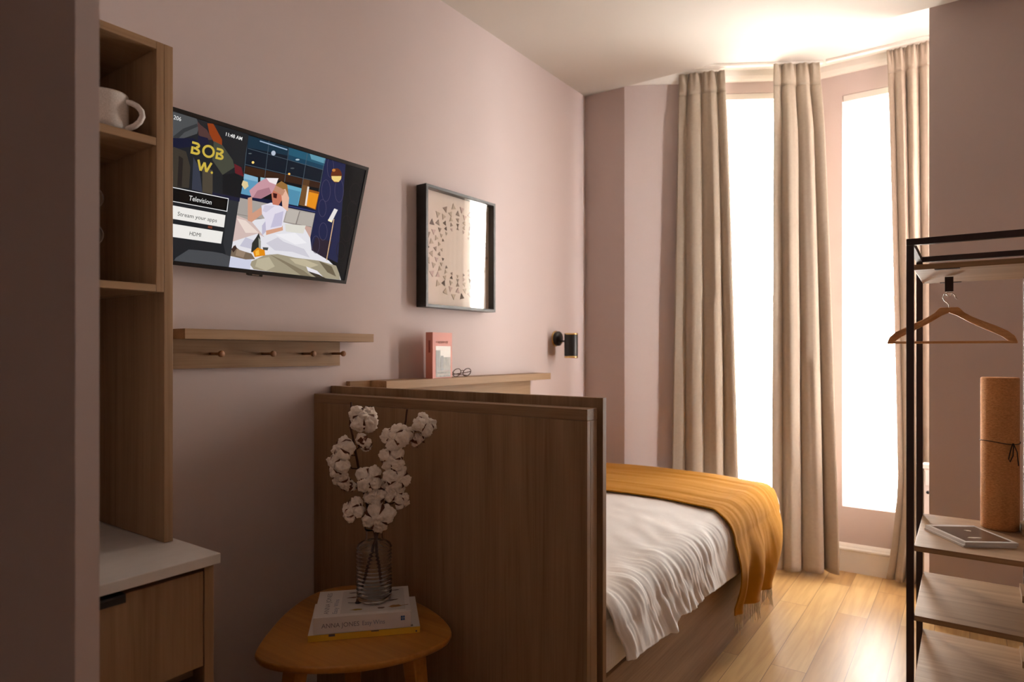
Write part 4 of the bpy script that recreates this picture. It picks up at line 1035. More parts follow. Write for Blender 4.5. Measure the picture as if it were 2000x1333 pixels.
 ((30,22,24), [(0.6926,0.1942),(0.6974,0.204),(0.6956,0.2045),(0.6908,0.1948)]),
 ((30,22,24), [(0.6971,0.2036),(0.7046,0.208),(0.7034,0.2092),(0.6959,0.2048)]),
 ((30,22,24), [(0.7038,0.2079),(0.708,0.2062),(0.708,0.2077),(0.7043,0.2093)]),
 ((30,22,24), [(0.708,0.2064),(0.708,0.1989),(0.708,0.1999),(0.708,0.2075)]),
 ((30,22,24), [(0.708,0.199),(0.708,0.1867),(0.708,0.1874),(0.708,0.1997)]),
 ((30,22,24), [(0.708,0.1869),(0.708,0.1717),(0.708,0.1721),(0.708,0.1873)]),
 ((30,22,24), [(0.6861,0.1178),(0.6875,0.1061),(0.6894,0.1061),(0.688,0.1179)]),
 ((30,22,24), [(0.6875,0.1062),(0.6857,0.0959),(0.6877,0.0956),(0.6894,0.106)]),
 ((30,22,24), [(0.6858,0.0961),(0.6813,0.0887),(0.683,0.088),(0.6876,0.0954)]),
 ((30,22,24), [(0.6816,0.089),(0.675,0.0858),(0.676,0.0845),(0.6827,0.0877)]),
 ((30,22,24), [(0.6757,0.0859),(0.6679,0.0874),(0.6675,0.0859),(0.6753,0.0844)]),
 ((30,22,24), [(0.6684,0.0872),(0.6607,0.093),(0.6594,0.0919),(0.6671,0.0861)]),
 ((30,22,24), [(0.6609,0.0928),(0.6545,0.102),(0.6529,0.1013),(0.6592,0.0921)]),
 ((30,22,24), [(0.6546,0.1019),(0.6505,0.1131),(0.6487,0.1128),(0.6528,0.1015)]),
 ((30,22,24), [(0.6505,0.113),(0.6492,0.1246),(0.6473,0.1245),(0.6486,0.1129)]),
 ((30,22,24), [(0.6492,0.1244),(0.6509,0.1347),(0.649,0.1349),(0.6473,0.1247)]),
 ((30,22,24), [(0.6508,0.1344),(0.6552,0.1417),(0.6535,0.1424),(0.6491,0.1351)]),
 ((30,22,24), [(0.6549,0.1414),(0.6614,0.1447),(0.6604,0.146),(0.6539,0.1427)]),
 ((30,22,24), [(0.6608,0.1446),(0.6684,0.1433),(0.6688,0.1448),(0.6611,0.1461)]),
 ((30,22,24), [(0.668,0.1435),(0.6756,0.1379),(0.6769,0.139),(0.6693,0.1446)]),
 ((30,22,24), [(0.6755,0.1381),(0.6819,0.1289),(0.6836,0.1296),(0.6771,0.1388)]),
 ((30,22,24), [(0.6818,0.1291),(0.6861,0.1177),(0.688,0.1181),(0.6837,0.1295)]),
 ((96,42,14), [(0.6131,0.3638),(0.6133,0.3533),(0.609,0.3439),(0.6012,0.3374),(0.5913,0.3353),(0.5814,0.3379),(0.5735,0.3445),(0.569,0.354),(0.5688,0.3643),(0.573,0.3736),(0.5807,0.3801),(0.5904,0.3823),(0.6003,0.38),(0.6084,0.3734)]),
 ((232,204,124), [(0.5717,0.3527),(0.6112,0.3615),(0.6122,0.3519),(0.6051,0.3406),(0.5868,0.3376),(0.575,0.3438)]),
 ((190,120,50), [(0.5835,0.3746),(0.5833,0.3724),(0.5817,0.3704),(0.5792,0.3689),(0.5761,0.3682),(0.5731,0.3684),(0.5709,0.3696),(0.5697,0.3714),(0.5699,0.3735),(0.5715,0.3755),(0.574,0.3771),(0.5771,0.3778),(0.58,0.3775),(0.5823,0.3764)]),
 ((206,170,130), [(0.6124,0.2164),(0.6142,0.074),(0.6179,0.0739),(0.6161,0.2165)]),
 ((226,222,220), [(0.6078,0.2516),(0.6232,0.2495),(0.6084,0.207),(0.5918,0.2102)]),
 ((255,240,190), [(0.5913,0.2121),(0.609,0.2101),(0.6079,0.2039),(0.5912,0.2071)]),
 ((28,30,34), [(0.012,0.403),(0.0438,0.403),(0.2609,0.403),(0.2674,0.012),(0.103,0.012),(0.0529,0.012)]),
 ((74,76,78), [(0.012,0.403),(0.044,0.403),(0.1053,0.403),(0.116,0.3884),(0.1132,0.3649),(0.0781,0.3429),(0.022,0.3316)]),
 ((50,52,54), [(0.0512,0.3403),(0.0743,0.3677),(0.1087,0.3909),(0.1126,0.3843),(0.0795,0.3595),(0.0635,0.3359)]),
 ((140,58,18), [(0.1365,0.3997),(0.1532,0.403),(0.1844,0.3682),(0.1926,0.3255),(0.1688,0.348),(0.1466,0.3741)]),
 ((78,52,50), [(0.109,0.3969),(0.1191,0.39),(0.1376,0.3827),(0.1582,0.3604),(0.1372,0.3548),(0.1176,0.363)]),
 ((14,20,46), [(0.0225,0.3287),(0.1049,0.3509),(0.1186,0.3467),(0.1045,0.3273),(0.0579,0.3106),(0.0261,0.3032)]),
 ((20,22,48), [(0.1163,0.361),(0.1444,0.3615),(0.1516,0.3435),(0.1196,0.3352)]),
 ((56,50,42), [(0.0258,0.3051),(0.0572,0.3151),(0.0909,0.3113),(0.1089,0.2731),(0.1135,0.2173),(0.0399,0.2066)]),
 ((36,30,28), [(0.0734,0.296),(0.086,0.2913),(0.0935,0.2155),(0.0816,0.2146)]),
 ((52,56,70), [(0.1126,0.3017),(0.1328,0.2787),(0.1524,0.214),(0.1221,0.2151)]),
 ((74,66,54), [(0.1416,0.2807),(0.1716,0.2796),(0.1826,0.2135),(0.1524,0.214)]),
 ((66,68,56), [(0.1619,0.3582),(0.1887,0.3532),(0.2255,0.3212),(0.2342,0.3024),(0.2024,0.2734),(0.1662,0.3068)]),
 ((98,26,34), [(0.2316,0.3123),(0.2545,0.3072),(0.2674,0.2825),(0.2389,0.2867)]),
 ((18,20,24), [(0.2023,0.2742),(0.2389,0.2867),(0.2686,0.2763),(0.2665,0.22),(0.2113,0.2218)]),
 ((24,26,52), [(0.1807,0.2197),(0.2665,0.22),(0.2667,0.2088),(0.1834,0.2036)]),
 ((44,46,50), [(0.2315,0.2089),(0.2649,0.2084),(0.2674,0.012),(0.2373,0.0805)]),
 ((70,72,76), [(0.1066,0.0206),(0.1396,0.0491),(0.2087,0.0514),(0.2406,0.0503),(0.2649,0.0445),(0.2669,0.012),(0.103,0.012)]),
 ((120,60,40), [(0.1835,0.1239),(0.1966,0.1239),(0.197,0.1167),(0.1845,0.1173)]),
 ((220,200,150), [(0.2666,0.2716),(0.2819,0.2706),(0.2869,0.2588),(0.2767,0.2471),(0.2643,0.2583)]),
 ((240,240,240), [(0.0352,0.2126),(0.0703,0.211),(0.2319,0.2119),(0.2341,0.1734),(0.076,0.1725),(0.0409,0.1728)]),
 ((4,4,5), [(0.0363,0.2109),(0.0706,0.2091),(0.2304,0.2099),(0.2319,0.1752),(0.0758,0.1741),(0.0414,0.1745)]),
 ((236,233,228), [(0.0423,0.1633),(0.0775,0.1624),(0.2305,0.1625),(0.2321,0.1266),(0.0828,0.1265),(0.0475,0.1268)]),
 ((236,233,228), [(0.0494,0.1132),(0.0848,0.1131),(0.2312,0.1135),(0.2313,0.0783),(0.0901,0.0773),(0.0545,0.0772)]),
]

me = bpy.data.meshes.new('screen_picture')
vs, fs, cl_ = [], [], []
for i, (c, pts) in enumerate([((6, 8, 12), [(0.0112, 0.0112), (0.7088, 0.0112), (0.7088, 0.4038), (0.0112, 0.4038)])] + SCREEN_ART):
    k = len(vs); zz = 0.00002 + i * 0.000006
    vs += [tuple(TM @ Vector((x, y, zz)) - tv.location) for x, y in pts]
    fs.append(list(range(k, k + len(pts)))); cl_.append(c)
me.from_pydata(vs, [], fs)
ca = me.color_attributes.new('screen_rgb', 'FLOAT_COLOR', 'CORNER')
for p, c in zip(me.polygons, cl_):
    for li in p.loop_indices: ca.data[li].color = (lin(c[0]), lin(c[1]), lin(c[2]), 1)
me.materials.append(screen_mat('lit_screen'))
so = bpy.data.objects.new('screen', me); COL.objects.link(so); so.parent = tv; so['label'] = 'lit screen with hotel menu and photograph'
M['scr_white'] = screen_mat('screen_white', False, (232, 232, 230))
M['scr_gold'] = screen_mat('screen_gold', False, (198, 172, 66))
M['scr_dark'] = screen_mat('screen_black', False, (20, 20, 20))
def tvtext(body, x, y, wid, hgt, m, bold=0.0, nm='screen_text'):
    mtx = TM @ Matrix.Translation((x, y, 0.0023))
    t = text_mb(body, 0.02, mtx, fit=wid, fit_h=hgt, bold=bold)
    part(nm, t, m, tv)
tvtext('206', 0.0455, 0.3845, 0.020, 0.0105, M['scr_white'], nm='screen_text')
tvtext('11:48 AM', 0.193, 0.3815, 0.050, 0.010, M['scr_white'], 0.0003)
tvtext('Television', 0.1175, 0.1845, 0.0655, 0.0135, M['scr_white'])
tvtext('Stream your apps', 0.0933, 0.1375, 0.114, 0.0145, M['scr_dark'])
tvtext('HDMI', 0.1343, 0.089, 0.033, 0.0105, M['scr_dark'])
# gold wordmark in two lines, built from bars and bowls
def wordmark():
    w = MB()
    def q(x, y): return TM @ Vector((x, y, 0.0023))
    def bar(a, b2, t):
        a = Vector((*a, 0)); b2 = Vector((*b2, 0)); d = (b2 - a).normalized(); n = Vector((-d.y, d.x, 0)) * t / 2
        w.add([q(*(a + n).xy), q(*(b2 + n).xy), q(*(b2 - n).xy), q(*(a - n).xy)], [(0, 1, 2, 3)])
    def arc(cx, cy, rx, ry, t, a0, a1, n=18):
        vs = []
        for k in range(n + 1):
            a = R(a0 + (a1 - a0) * k / n)
            vs += [q(cx + (rx - t) * math.cos(a), cy + (ry - t) * math.sin(a)), q(cx + rx * math.cos(a), cy + ry * math.sin(a))]
        w.add(vs, [(2 * k, 2 * k + 1, 2 * k + 3, 2 * k + 2) for k in range(n)])
    def B(x, y, W_, H_):
        t = 0.0062
        bar((x + t / 2, y), (x + t / 2, y + H_ * 0.60), t)                       # stem stops short of the top bowl
        bar((x, y + t / 2), (x + W_ * 0.55, y + t / 2), t)
        arc(x + W_ * 0.55, y + H_ * 0.27, W_ * 0.45, H_ * 0.27, t, -90, 90)
        bar((x + W_ * 0.28, y + H_ * 0.50), (x + W_ * 0.60, y + H_ * 0.50), t)
        arc(x + W_ * 0.50, y + H_ * 0.76, W_ * 0.40, H_ * 0.24, t, -90, 90)
        bar((x, y + H_ - t / 2), (x + W_ * 0.50, y + H_ - t / 2), t)
    B(0.103, 0.3095, 0.0255, 0.033)
    arc(0.1515, 0.3270, 0.0180, 0.0175, 0.0062, 0, 360, 30)
    B(0.1735, 0.3125, 0.0235, 0.031)
    for a, b2 in (((0.1270, 0.2985), (0.1375, 0.2710)), ((0.1375, 0.2710), (0.1455, 0.2950)), ((0.1455, 0.2950), (0.1540, 0.2710)), ((0.1540, 0.2710), (0.1650, 0.2985))):
        bar(a, b2, 0.0062)
    arc(0.1700, 0.2725, 0.0035, 0.0035, 0.0034, 0, 360, 10)
    return w
part('screen_wordmark', wordmark(), M['scr_gold'], tv, 'gold BOB W. wordmark')

# ------------------------------------------------------------------ side table
def catmull(pts, n=8):
    out = []
    k = len(pts)
    for i in range(k):
        p0, p1, p2, p3 = [Vector((*pts[(i + j - 1) % k], 0)) for j in range(4)]
        for s in range(n):
            t = s / n
            v = 0.5 * ((2 * p1) + (-p0 + p2) * t + (2 * p0 - 5 * p1 + 4 * p2 - p3) * t * t + (-p0 + 3 * p1 - 3 * p2 + p3) * t ** 3)
            out.append((v.x, v.y))
    return out
tb_pts = [(0.440, 0.935), (0.400, 0.962), (0.335, 1.040), (0.258, 1.155), (0.210, 1.270), (0.212, 1.350), (0.258, 1.412), (0.345, 1.432), (0.470, 1.428), (0.600, 1.400), (0.705, 1.350),
          (0.752, 1.300), (0.758, 1.225), (0.728, 1.130), (0.670, 1.045), (0.585, 0.975), (0.505, 0.937)]
tb = thing('side_table', 'rounded triangular bamboo side table in front of the bed panel', 'table', (0.48, 1.18, 0))
outline = catmull(tb_pts, 6)
cx_, cy_ = 0.48, 1.19
top = MB()
lay = [(0.962, 0.4300), (0.985, 0.4325), (1.0, 0.4400), (1.0, 0.4460), (0.996, 0.4490), (0.985, 0.4500)]
n = len(outline)
vs = [Vector((cx_ + (x - cx_) * s, cy_ + (y - cy_) * s, z)) for s, z in lay for x, y in outline]
top.add(vs, [(i * n + k, i * n + (k + 1) % n, (i + 1) * n + (k + 1) % n, (i + 1) * n + k) for i in range(len(lay) - 1) for k in range(n)], True)
top.add(vs[:n], [list(range(n))[::-1]]); top.add(vs[-n:], [list(range(n))])
part('tabletop', top, M['bamboo'], tb, merge=True)
for (ax, ay, bx, by) in ((0.470, 1.035, 0.425, 0.985), (0.680, 1.235, 0.735, 1.240), (0.335, 1.330, 0.290, 1.372)):
    A_, B_ = Vector((ax, ay, 0.4295)), Vector((bx, by, 0.0))
    d = (Vector((0.48, 1.19, 0)) - Vector((ax, ay, 0))).normalized(); s = Vector((-d.y, d.x, 0))
    q = MB(); vs = []
    for P_, a, b2 in ((A_, 0.030, 0.020), (B_, 0.019, 0.015)):
        vs += [P_ + d * b2 + s * a, P_ - d * b2 + s * a, P_ - d * b2 - s * a, P_ + d * b2 - s * a]
    q.add(vs, [(0, 1, 2, 3), (4, 5, 6, 7), (0, 1, 5, 4), (1, 2, 6, 5), (2, 3, 7, 6), (3, 0, 4, 7)])
    part('leg', q, M['bamboo'], tb, bevel=0.005, segs=3)

# ------------------------------------------------------------------ books on the table
def book_frame(o, ex, z):
    ex = Vector((*ex, 0)).normalized(); ey = Vector((-ex.y, ex.x, 0))
    m = Matrix((ex, ey, Vector((0, 0, 1)))).transposed().to_4x4(); m.translation = Vector((*o, z))
    return m, ex, ey
# yellow spined book underneath
ym, yx, yy = book_frame((0.475, 1.060), (0.196, 0.212), 0.4503)
yb = thing('book', 'thin book with yellow spine, under the thicker white book on the side table', 'book', (0.48, 1.2, 0.4503), 'books on the side table')
Wy, Dy, Ty = 0.288, 0.218, 0.016
part('cover', MB().box(0, Wy, 0, Dy, 0, 0.0015, ym).box(0, Wy, 0, Dy, Ty - 0.0015, Ty, ym), M['paper'], yb, 'white boards')
part('page_block', MB().box(0.003, Wy - 0.003, 0.0015, Dy - 0.004, 0.0016, Ty - 0.0016, ym), M['cream_paper'], yb)
part('spine', MB().box(0, Wy, -0.0012, 0.0014, 0, Ty, ym), M['yellow'], yb, 'mustard yellow spine')
part('spine_title', MB().box(0.052, 0.068, -0.0016, -0.0012, 0.010, 0.016, ym).box(0.160, 0.180, -0.0016, -0.0012, 0.0135, 0.016, ym).box(0.276, 0.280, -0.0016, -0.0012, 0.003, 0.007, ym), M['ink'], yb)
M['book_photo'] = noisy('cover_pattern_ink', (0.05, 0.045, 0.03), (0.5, 0.46, 0.40), 140, rough=0.6, detail=2)
part('cover_pattern', MB().box(0.10, 0.27, 0.004, 0.018, Ty, Ty + 0.0003, ym), M['book_photo'], yb)
# white book
zb = 0.4668
wm, wx, wy = book_frame((0.481, 1.073), (0.172, 0.182), zb)
wb = thing('book', 'thick white hardback printed with leaves and seeds, on the side table under the vase', 'book', (0.49, 1.22, zb), 'books on the side table')
Ww, Dw, Tw = 0.250, 0.188, 0.043
M['white_cover'] = mat('matte_white_cover', (0.74, 0.69, 0.66), 0.55)
part('cover', MB().box(0, Ww, 0, Dw, 0, 0.003, wm).box(0, Ww, 0, Dw, Tw - 0.003, Tw, wm), M['white_cover'], wb, 'white boards', bevel=0.0006)
part('spine', MB().box(0, Ww, -0.002, 0.0012, 0, Tw, wm), M['white_cover'], wb, 'white spine', bevel=0.0008)
part('page_block', MB().box(0.004, Ww - 0.004, 0.0014, Dw - 0.005, 0.0032, Tw - 0.0032, wm), M['paper'], wb)
part('cover_frame', MB().box(0.066, 0.236, 0.014, Dw - 0.012, Tw, Tw + 0.0002, wm), mat('pale_grey_panel', (0.62, 0.58, 0.55), 0.6), wb, 'pale grey cover panel')
M['text_grey'] = mat('grey_lettering', (0.20, 0.18, 0.19), 0.6); M['text_blue'] = mat('blue_grey_lettering', (0.22, 0.25, 0.33), 0.6)
sm_ = lambda x, z: axes(wm @ Vector((x, -0.0023, z)), wx, (0, 0, 1))
part('spine_lettering', text_mb('ANNA JONES', 0.02, sm_(0.020, 0.0150), fit=0.096, fit_h=0.0155), M['text_grey'], wb)
part('spine_lettering', text_mb('Easy Wins', 0.02, sm_(0.124, 0.0150), fit=0.058, fit_h=0.0155), M['text_blue'], wb)
part('spine_emblem', MB().box(0.224, 0.2285, -0.0026, -0.0022, 0.020, 0.0255, wm).box(0.2295, 0.234, -0.0026, -0.0022, 0.020, 0.0255, wm).box(0.224, 0.2285, -0.0026, -0.0022, 0.0265, 0.032, wm).box(0.2295, 0.234, -0.0026, -0.0022, 0.0265, 0.032, wm), mat('blue_emblem', (0.03, 0.10, 0.28), 0.5), wb, 'small blue publisher mark')
cv = lambda x, y: axes(wm @ Vector((x, y, Tw + 0.0003)), wy, -wx)
part('cover_lettering', text_mb('ANNA JONES', 0.02, cv(0.036, 0.018), fit=0.150, fit_h=0.017), M['text_grey'], wb)
part('cover_lettering', text_mb('Easy Wins', 0.02, cv(0.058, 0.018), fit=0.100, fit_h=0.016), M['text_blue'], wb)
def blob(x, y, rx, ry, rot=0, n=14, wob=0.25, seed=1):
    rn = random.Random(seed); pts = []
    for k in range(n):
        a = 2 * PI * k / n; q = 1 + wob * rn.uniform(-1, 1)
        u, v = rx * q * math.cos(a), ry * q * math.sin(a)
        pts.append((x + u * math.cos(rot) - v * math.sin(rot), y + u * math.sin(rot) + v * math.cos(rot)))
    return pts
arts = [((0.10, 0.160, .018, .003), (0.05, 0.03, 0.025)), ((0.10, 0.125, .020, .005), (0.16, 0.08, 0.04)), ((0.112, 0.083, .011, .009), (0.02, 0.016, 0.03)), ((0.108, 0.035, .016, .005), (0.30, 0.20, 0.03)),
        ((0.215, 0.160, .010, .003), (0.08, 0.05, 0.04)), ((0.205, 0.085, .014, .0035), (0.10, 0.07, 0.05)), ((0.172, 0.035, .009, .006), (0.16, 0.10, 0.08)), ((0.209, 0.040, .018, .009), (0.36, 0.17, 0.04)), ((0.16, 0.165, .012, .006), (0.25, 0.12, 0.05))]
for k, ((x, y, a, c), col) in enumerate(arts):
    q = MB().prism(blob(x, y, a, c, 0.1 * (k % 3), seed=k), Tw + 0.00025, Tw + 0.0005, wm)
    if k in (2, 7): q.tube([wm @ Vector((x + a * (1 if k == 7 else -1), y, Tw + 0.0006)), wm @ Vector((x + (a + 0.018) * (1 if k == 7 else -1), y + 0.004, Tw + 0.0006))], 0.0006, n=5)
    part('cover_botanical', q, mat('botanical_print_%s' % 'abcdefghi'[k], col, 0.7), wb)

# ------------------------------------------------------------------ vase with cotton branches
VC = Vector((0.516, 1.251, 0.5106))
vs_ = thing('vase', 'clear ribbed glass bottle vase standing on the white book', 'vase', VC)
outer = [(0.030, 0.0), (0.042, 0.0015), (0.0465, 0.006)]
z = 0.010
k = 0
while z < 0.148:
    outer.append((0.0470 + 0.0022 * math.sin(k * PI / 2), z)); z += 0.0026; k += 1
outer += [(0.0475, 0.150), (0.045, 0.156), (0.036, 0.162), (0.027, 0.166), (0.0235, 0.172), (0.0230, 0.185), (0.0235, 0.193), (0.0270, 0.199), (0.0272, 0.2015)]
inner = [(0.0245, 0.2015), (0.0210, 0.193), (0.0205, 0.172), (0.024, 0.1675), (0.034, 0.160), (0.0435, 0.151), (0.0445, 0.14), (0.0445, 0.02), (0.040, 0.012), (0.015, 0.010)]
part('vase_body', MB().lathe(outer + inner, VC, n=64), M['glass'], vs_, merge=False)

FWD = Vector((-math.sin(YAW), math.cos(YAW), 0)); RGT = Vector((math.cos(YAW), math.sin(YAW), 0))
def lobe(mb, c, r, axis, seed):
    bm = bmesh.new(); bmesh.ops.create_icosphere(bm, subdivisions=4, radius=1)
    vs = []
    for v in bm.verts:
        d = v.co.normalized()
        k = 1 + 0.30 * noise.noise(d * 1.9 + Vector((seed, 0, 0))) + 0.16 * noise.noise(d * 4.5 + Vector((0, seed, 0))) + 0.07 * noise.noise(d * 13 + Vector((0, 0, seed)))
        p = d * r * k
        p += axis * axis.dot(p) * 0.22
        vs.append(c + p)
    mb.add(vs, [[q.index for q in f.verts] for f in bm.faces], True)
    bm.free()
def boll(branch, c, r, facing, seed, open_=1.0, dark=False):
    rn = random.Random(seed)
    f = Vector(facing).normalized()
    s = f.orthogonal().normalized(); t = f.cross(s)
    cot = MB(); k = 4 if r > 0.018 else 3
    a0 = rn.uniform(0, 2 * PI)
    for i in range(k):
        a = a0 + 2 * PI * i / k
        ax = (s * math.cos(a) + t * math.sin(a))
        lobe(cot, c + ax * r * 0.47 + f * r * rn.uniform(-0.05, 0.2), r * rn.uniform(0.54, 0.70), (ax + f * 0.4).normalized(), seed + i * 3.1)
    lobe(cot, c + f * r * 0.18, r * 0.55, f, seed + 40)
    b_ = part('cotton_boll', cot, M['cotton'] if not dark else M['cotton'], branch)
    hk = MB()
    for i in range(k):
        a = a0 + 2 * PI * (i + 0.5) / k
        ax = (s * math.cos(a) + t * math.sin(a))
        side = f.cross(ax)
        base = c - f * r * 0.62
        pts = [(base, 0.10), (c + ax * r * 0.55 - f * r * 0.42, 0.26), (c + ax * r * 0.96 + f * r * 0.08, 0.17), (c + ax * r * 0.80 + f * r * 0.62, 0.10), (c + ax * r * 0.40 + f * r * 0.86, 0.015)]
        if dark: pts = [(base, 0.2), (c + ax * r * 0.75 - f * r * 0.4, 0.55), (c + ax * r * 1.0 + f * r * 0.1, 0.46), (c + ax * r * 0.95 + f * r * 0.55, 0.25), (c + ax * r * 0.85 + f * r * 0.95, 0.03)]
        vs = []
        for p, w_ in pts: vs += [p - side * w_ * r, p + side * w_ * r]
        n_ = len(vs)
        off = (ax * 0.5 - f * 0.5) * 0.0012
        vs += [v + off for v in vs]
        fs = []
        for j in range(4):
            fs += [(2 * j, 2 * j + 1, 2 * j + 3, 2 * j + 2), (n_ + 2 * j, n_ + 2 * j + 2, n_ + 2 * j + 3, n_ + 2 * j + 1), (2 * j, 2 * j + 2, n_ + 2 * j + 2, n_ + 2 * j), (2 * j + 1, n_ + 2 * j + 1, n_ + 2 * j + 3, 2 * j + 3)]
        hk.add(vs, fs, True)
    part('husk', hk, M['husk'], b_)
    return c - f * r * 0.6

def branch(label, main, bolls):
    pts = [Vector(p) for p in main]
    t = thing('cotton_branch', label, 'dried flower', VC + Vector((0, 0, 0.012)), 'cotton branches in the vase')
    fine = []
    for i in range(len(pts) - 1):
        for s in range(4): fine.append(pts[i].lerp(pts[i + 1], s / 4) + Vector((noise.noise(pts[i] * 40 + Vector((s, 0, 0))), noise.noise(pts[i] * 40 + Vector((0, s, 0))), 0)) * 0.0018)
    fine.append(pts[-1])
    n_ = len(fine)
    rad = [0.0046 - 0.0020 * i / n_ for i in range(n_)]
    tw = MB().tube(fine, rad, n=9)
    for sd, (x, y, z, r, fx, dark) in enumerate(bolls):
        c = Vector((x, y, z))
        near = min(fine[: n_], key=lambda q: (q - c).length + max(0, q.z - c.z + r * 0.5) * 2)
        f = (RGT * fx[0] + Vector((0, 0, 1)) * fx[1] - FWD * fx[2]).normalized()
        e = boll(t, c, r, f, sd + len(label), dark=dark)
        mid = (near + e) / 2 + Vector((0, 0, -0.006))
        tw.tube([near, mid, e], [0.0022, 0.0018, 0.0020], n=7)
    part('twig', tw, M['twig'], t)
branch('cotton branch leaning left, in the ribbed glass vase', [(0.5246, 1.2718, 0.5399), (0.52, 1.2587, 0.633), (0.5172, 1.2518, 0.6985), (0.5093, 1.2401, 0.7427), (0.5026, 1.2293, 0.8008), (0.4899, 1.2203, 0.8647), (0.4829, 1.2154, 0.9144), (0.4759, 1.2105, 0.9599), (0.469, 1.2055, 0.9997), (0.4713, 1.2072, 1.0622)],
       [(0.5068, 1.22, 1.0149, 0.0329, (0.2, 0.6, 0.9), False), (0.498, 1.226, 0.9471, 0.0214, (0.5, 0.5, -0.5), True), (0.472, 1.1832, 0.9345, 0.03, (-0.5, 0.5, 0.8), False), (0.4617, 1.1759, 0.8937, 0.0314, (-0.6, 0.1, 0.8), False), (0.4583, 1.1858, 0.8539, 0.0243, (-0.5, -0.2, 0.8), False), (0.4643, 1.2023, 0.832, 0.0186, (-0.1, -0.7, 0.2), True), (0.4949, 1.1994, 0.7715, 0.0271, (-0.5, 0.2, 0.9), False), (0.4913, 1.1846, 0.76, 0.0186, (-0.7, -0.2, 0.7), False), (0.532, 1.2194, 0.854, 0.0314, (0.1, 0.3, 1), False)])
branch('cotton branch leaning right, in the ribbed glass vase', [(0.4868, 1.2157, 0.5089), (0.5039, 1.2375, 0.5999), (0.5183, 1.2527, 0.6771), (0.5249, 1.2695, 0.7245), (0.5364, 1.2801, 0.7887), (0.5361, 1.2823, 0.853), (0.5443, 1.2881, 0.889), (0.5619, 1.3006, 0.925), (0.5737, 1.3089, 0.9754), (0.5808, 1.3139, 1.0402)],
       [(0.5818, 1.273, 0.9627, 0.0329, (-0.3, 0.4, 0.9), False), (0.5955, 1.2949, 0.9755, 0.02, (0.3, 0.5, 0.6), False), (0.628, 1.3301, 0.9957, 0.03, (0.6, 0.6, 0.6), False), (0.6071, 1.3276, 0.9572, 0.0186, (0.5, -0.5, 0.3), True), (0.5787, 1.2586, 0.9064, 0.03, (0, 0.1, 1), False), (0.5902, 1.2667, 0.8558, 0.0314, (0.4, 0.1, 0.9), False), (0.576, 1.2689, 0.8143, 0.0243, (0.3, 0.1, 0.9), False), (0.5922, 1.2803, 0.7917, 0.02, (0.6, -0.3, 0.7), False), (0.5479, 1.2613, 0.8264, 0.02, (0, 0.2, 0.9), False), (0.542, 1.2326, 0.808, 0.0257, (0, 0.1, 0.9), True), (0.5503, 1.2324, 0.7503, 0.0371, (0.1, 0, 1), False)])

# ------------------------------------------------------------------ clothes rack
RX0, RX1, RY0, RY1, RZ = 1.713, 2.024, 2.345, 2.812, 1.551
P = 0.020
ck = thing('clothes_rack', 'dark brown square-tube steel clothes rack with wooden shelves, right of the bay', 'clothes rack', ((RX0 + RX1) / 2, (RY0 + RY1) / 2, 0))
for x in (RX0, RX1):
    for y in (RY0, RY1):
        part('post', MB().box(x, x + P, y - P / 2, y + P / 2, 0, RZ - P), M['brown_steel'], ck, bevel=0.0012)
for y in (RY0, RY1):
    part('top_rail', MB().box(RX0, RX1 + P, y - P / 2, y + P / 2, RZ - P + 0.0002, RZ), M['brown_steel'], ck, bevel=0.0012)
for x in (RX0, RX1):
    part('side_rail', MB().box(x + 0.001, x + P - 0.001, RY0 + P / 2, RY1 - P / 2, RZ - P + 0.0005, RZ - 0.0005), M['brown_steel'], ck)
for z1, lab in ((1.470, 'top board carrying the hanger strap'), (0.606, 'shelf board with the magazines'), (0.392, 'shelf board below the magazines'), (0.181, 'lowest shelf board')):
    part('shelf', MB().box(RX0 + P + 0.0005, RX1 - 0.0005, RY0 - P / 2, RY1 + P / 2 - 0.001, z1 - 0.0165, z1), M['oak_x'], ck, lab, bevel=0.001)
    if z1 < 1:
        part('end_cleat', MB().box(RX1 - 0.012, RX1 - 0.0006, RY1 - 0.16, RY1 - 0.02, z1 + 0.0002, z1 + 0.022), M['oak_y'], ck, 'small wooden cleat')
for y in (RY0 + 0.004, RY1 - 0.004):
    part('strap_plate', MB().box(1.786, 1.850, y - 0.008, y + 0.008, 1.4512, 1.4532), M['brown_steel'], ck)
hs = thing('hanger_strap', 'dark brown strap loop hanging from the top board of the rack', 'strap', (1.818, 2.58, 1.395))
part('strap', MB().box(1.806, 1.830, 2.578, 2.581, 1.402, 1.4508), M['brown_steel'], hs, bevel=0.0006)
part('strap_loop', MB().tube([(1.812, 2.58, 1.402), (1.810, 2.58, 1.392), (1.818, 2.58, 1.386), (1.826, 2.58, 1.392), (1.824, 2.58, 1.402)], 0.0018, n=8), M['chrome'], hs)

# hanger
hg = thing('coat_hanger', 'wooden coat hanger with chrome hook and trouser bar, hanging in the clothes rack', 'hanger', (1.818, 2.58, 1.23))
HR = Matrix.Translation((1.818, 2.575, 1.0)) @ Matrix.Rotation(R(4), 4, 'Z')
HM = Matrix(((1, 0, 0, 0), (0, 0, 1, 0), (0, 1, 0, 0), (0, 0, 0, 1)))      # x, z, thickness(y)
def hang_prof(sg):
    upper = [(0.0, 0.3490), (0.024, 0.3490), (0.030, 0.344), (0.040, 0.331), (0.060, 0.3170), (0.090, 0.3010), (0.125, 0.283), (0.150, 0.268), (0.166, 0.252), (0.172, 0.236), (0.173, 0.229)]
    lower = [(0.155, 0.229), (0.150, 0.238), (0.135, 0.251), (0.110, 0.2660), (0.080, 0.2830), (0.050, 0.3010), (0.020, 0.3220), (0.0, 0.3310)]
    return [(sg * x, z) for x, z in upper + lower]
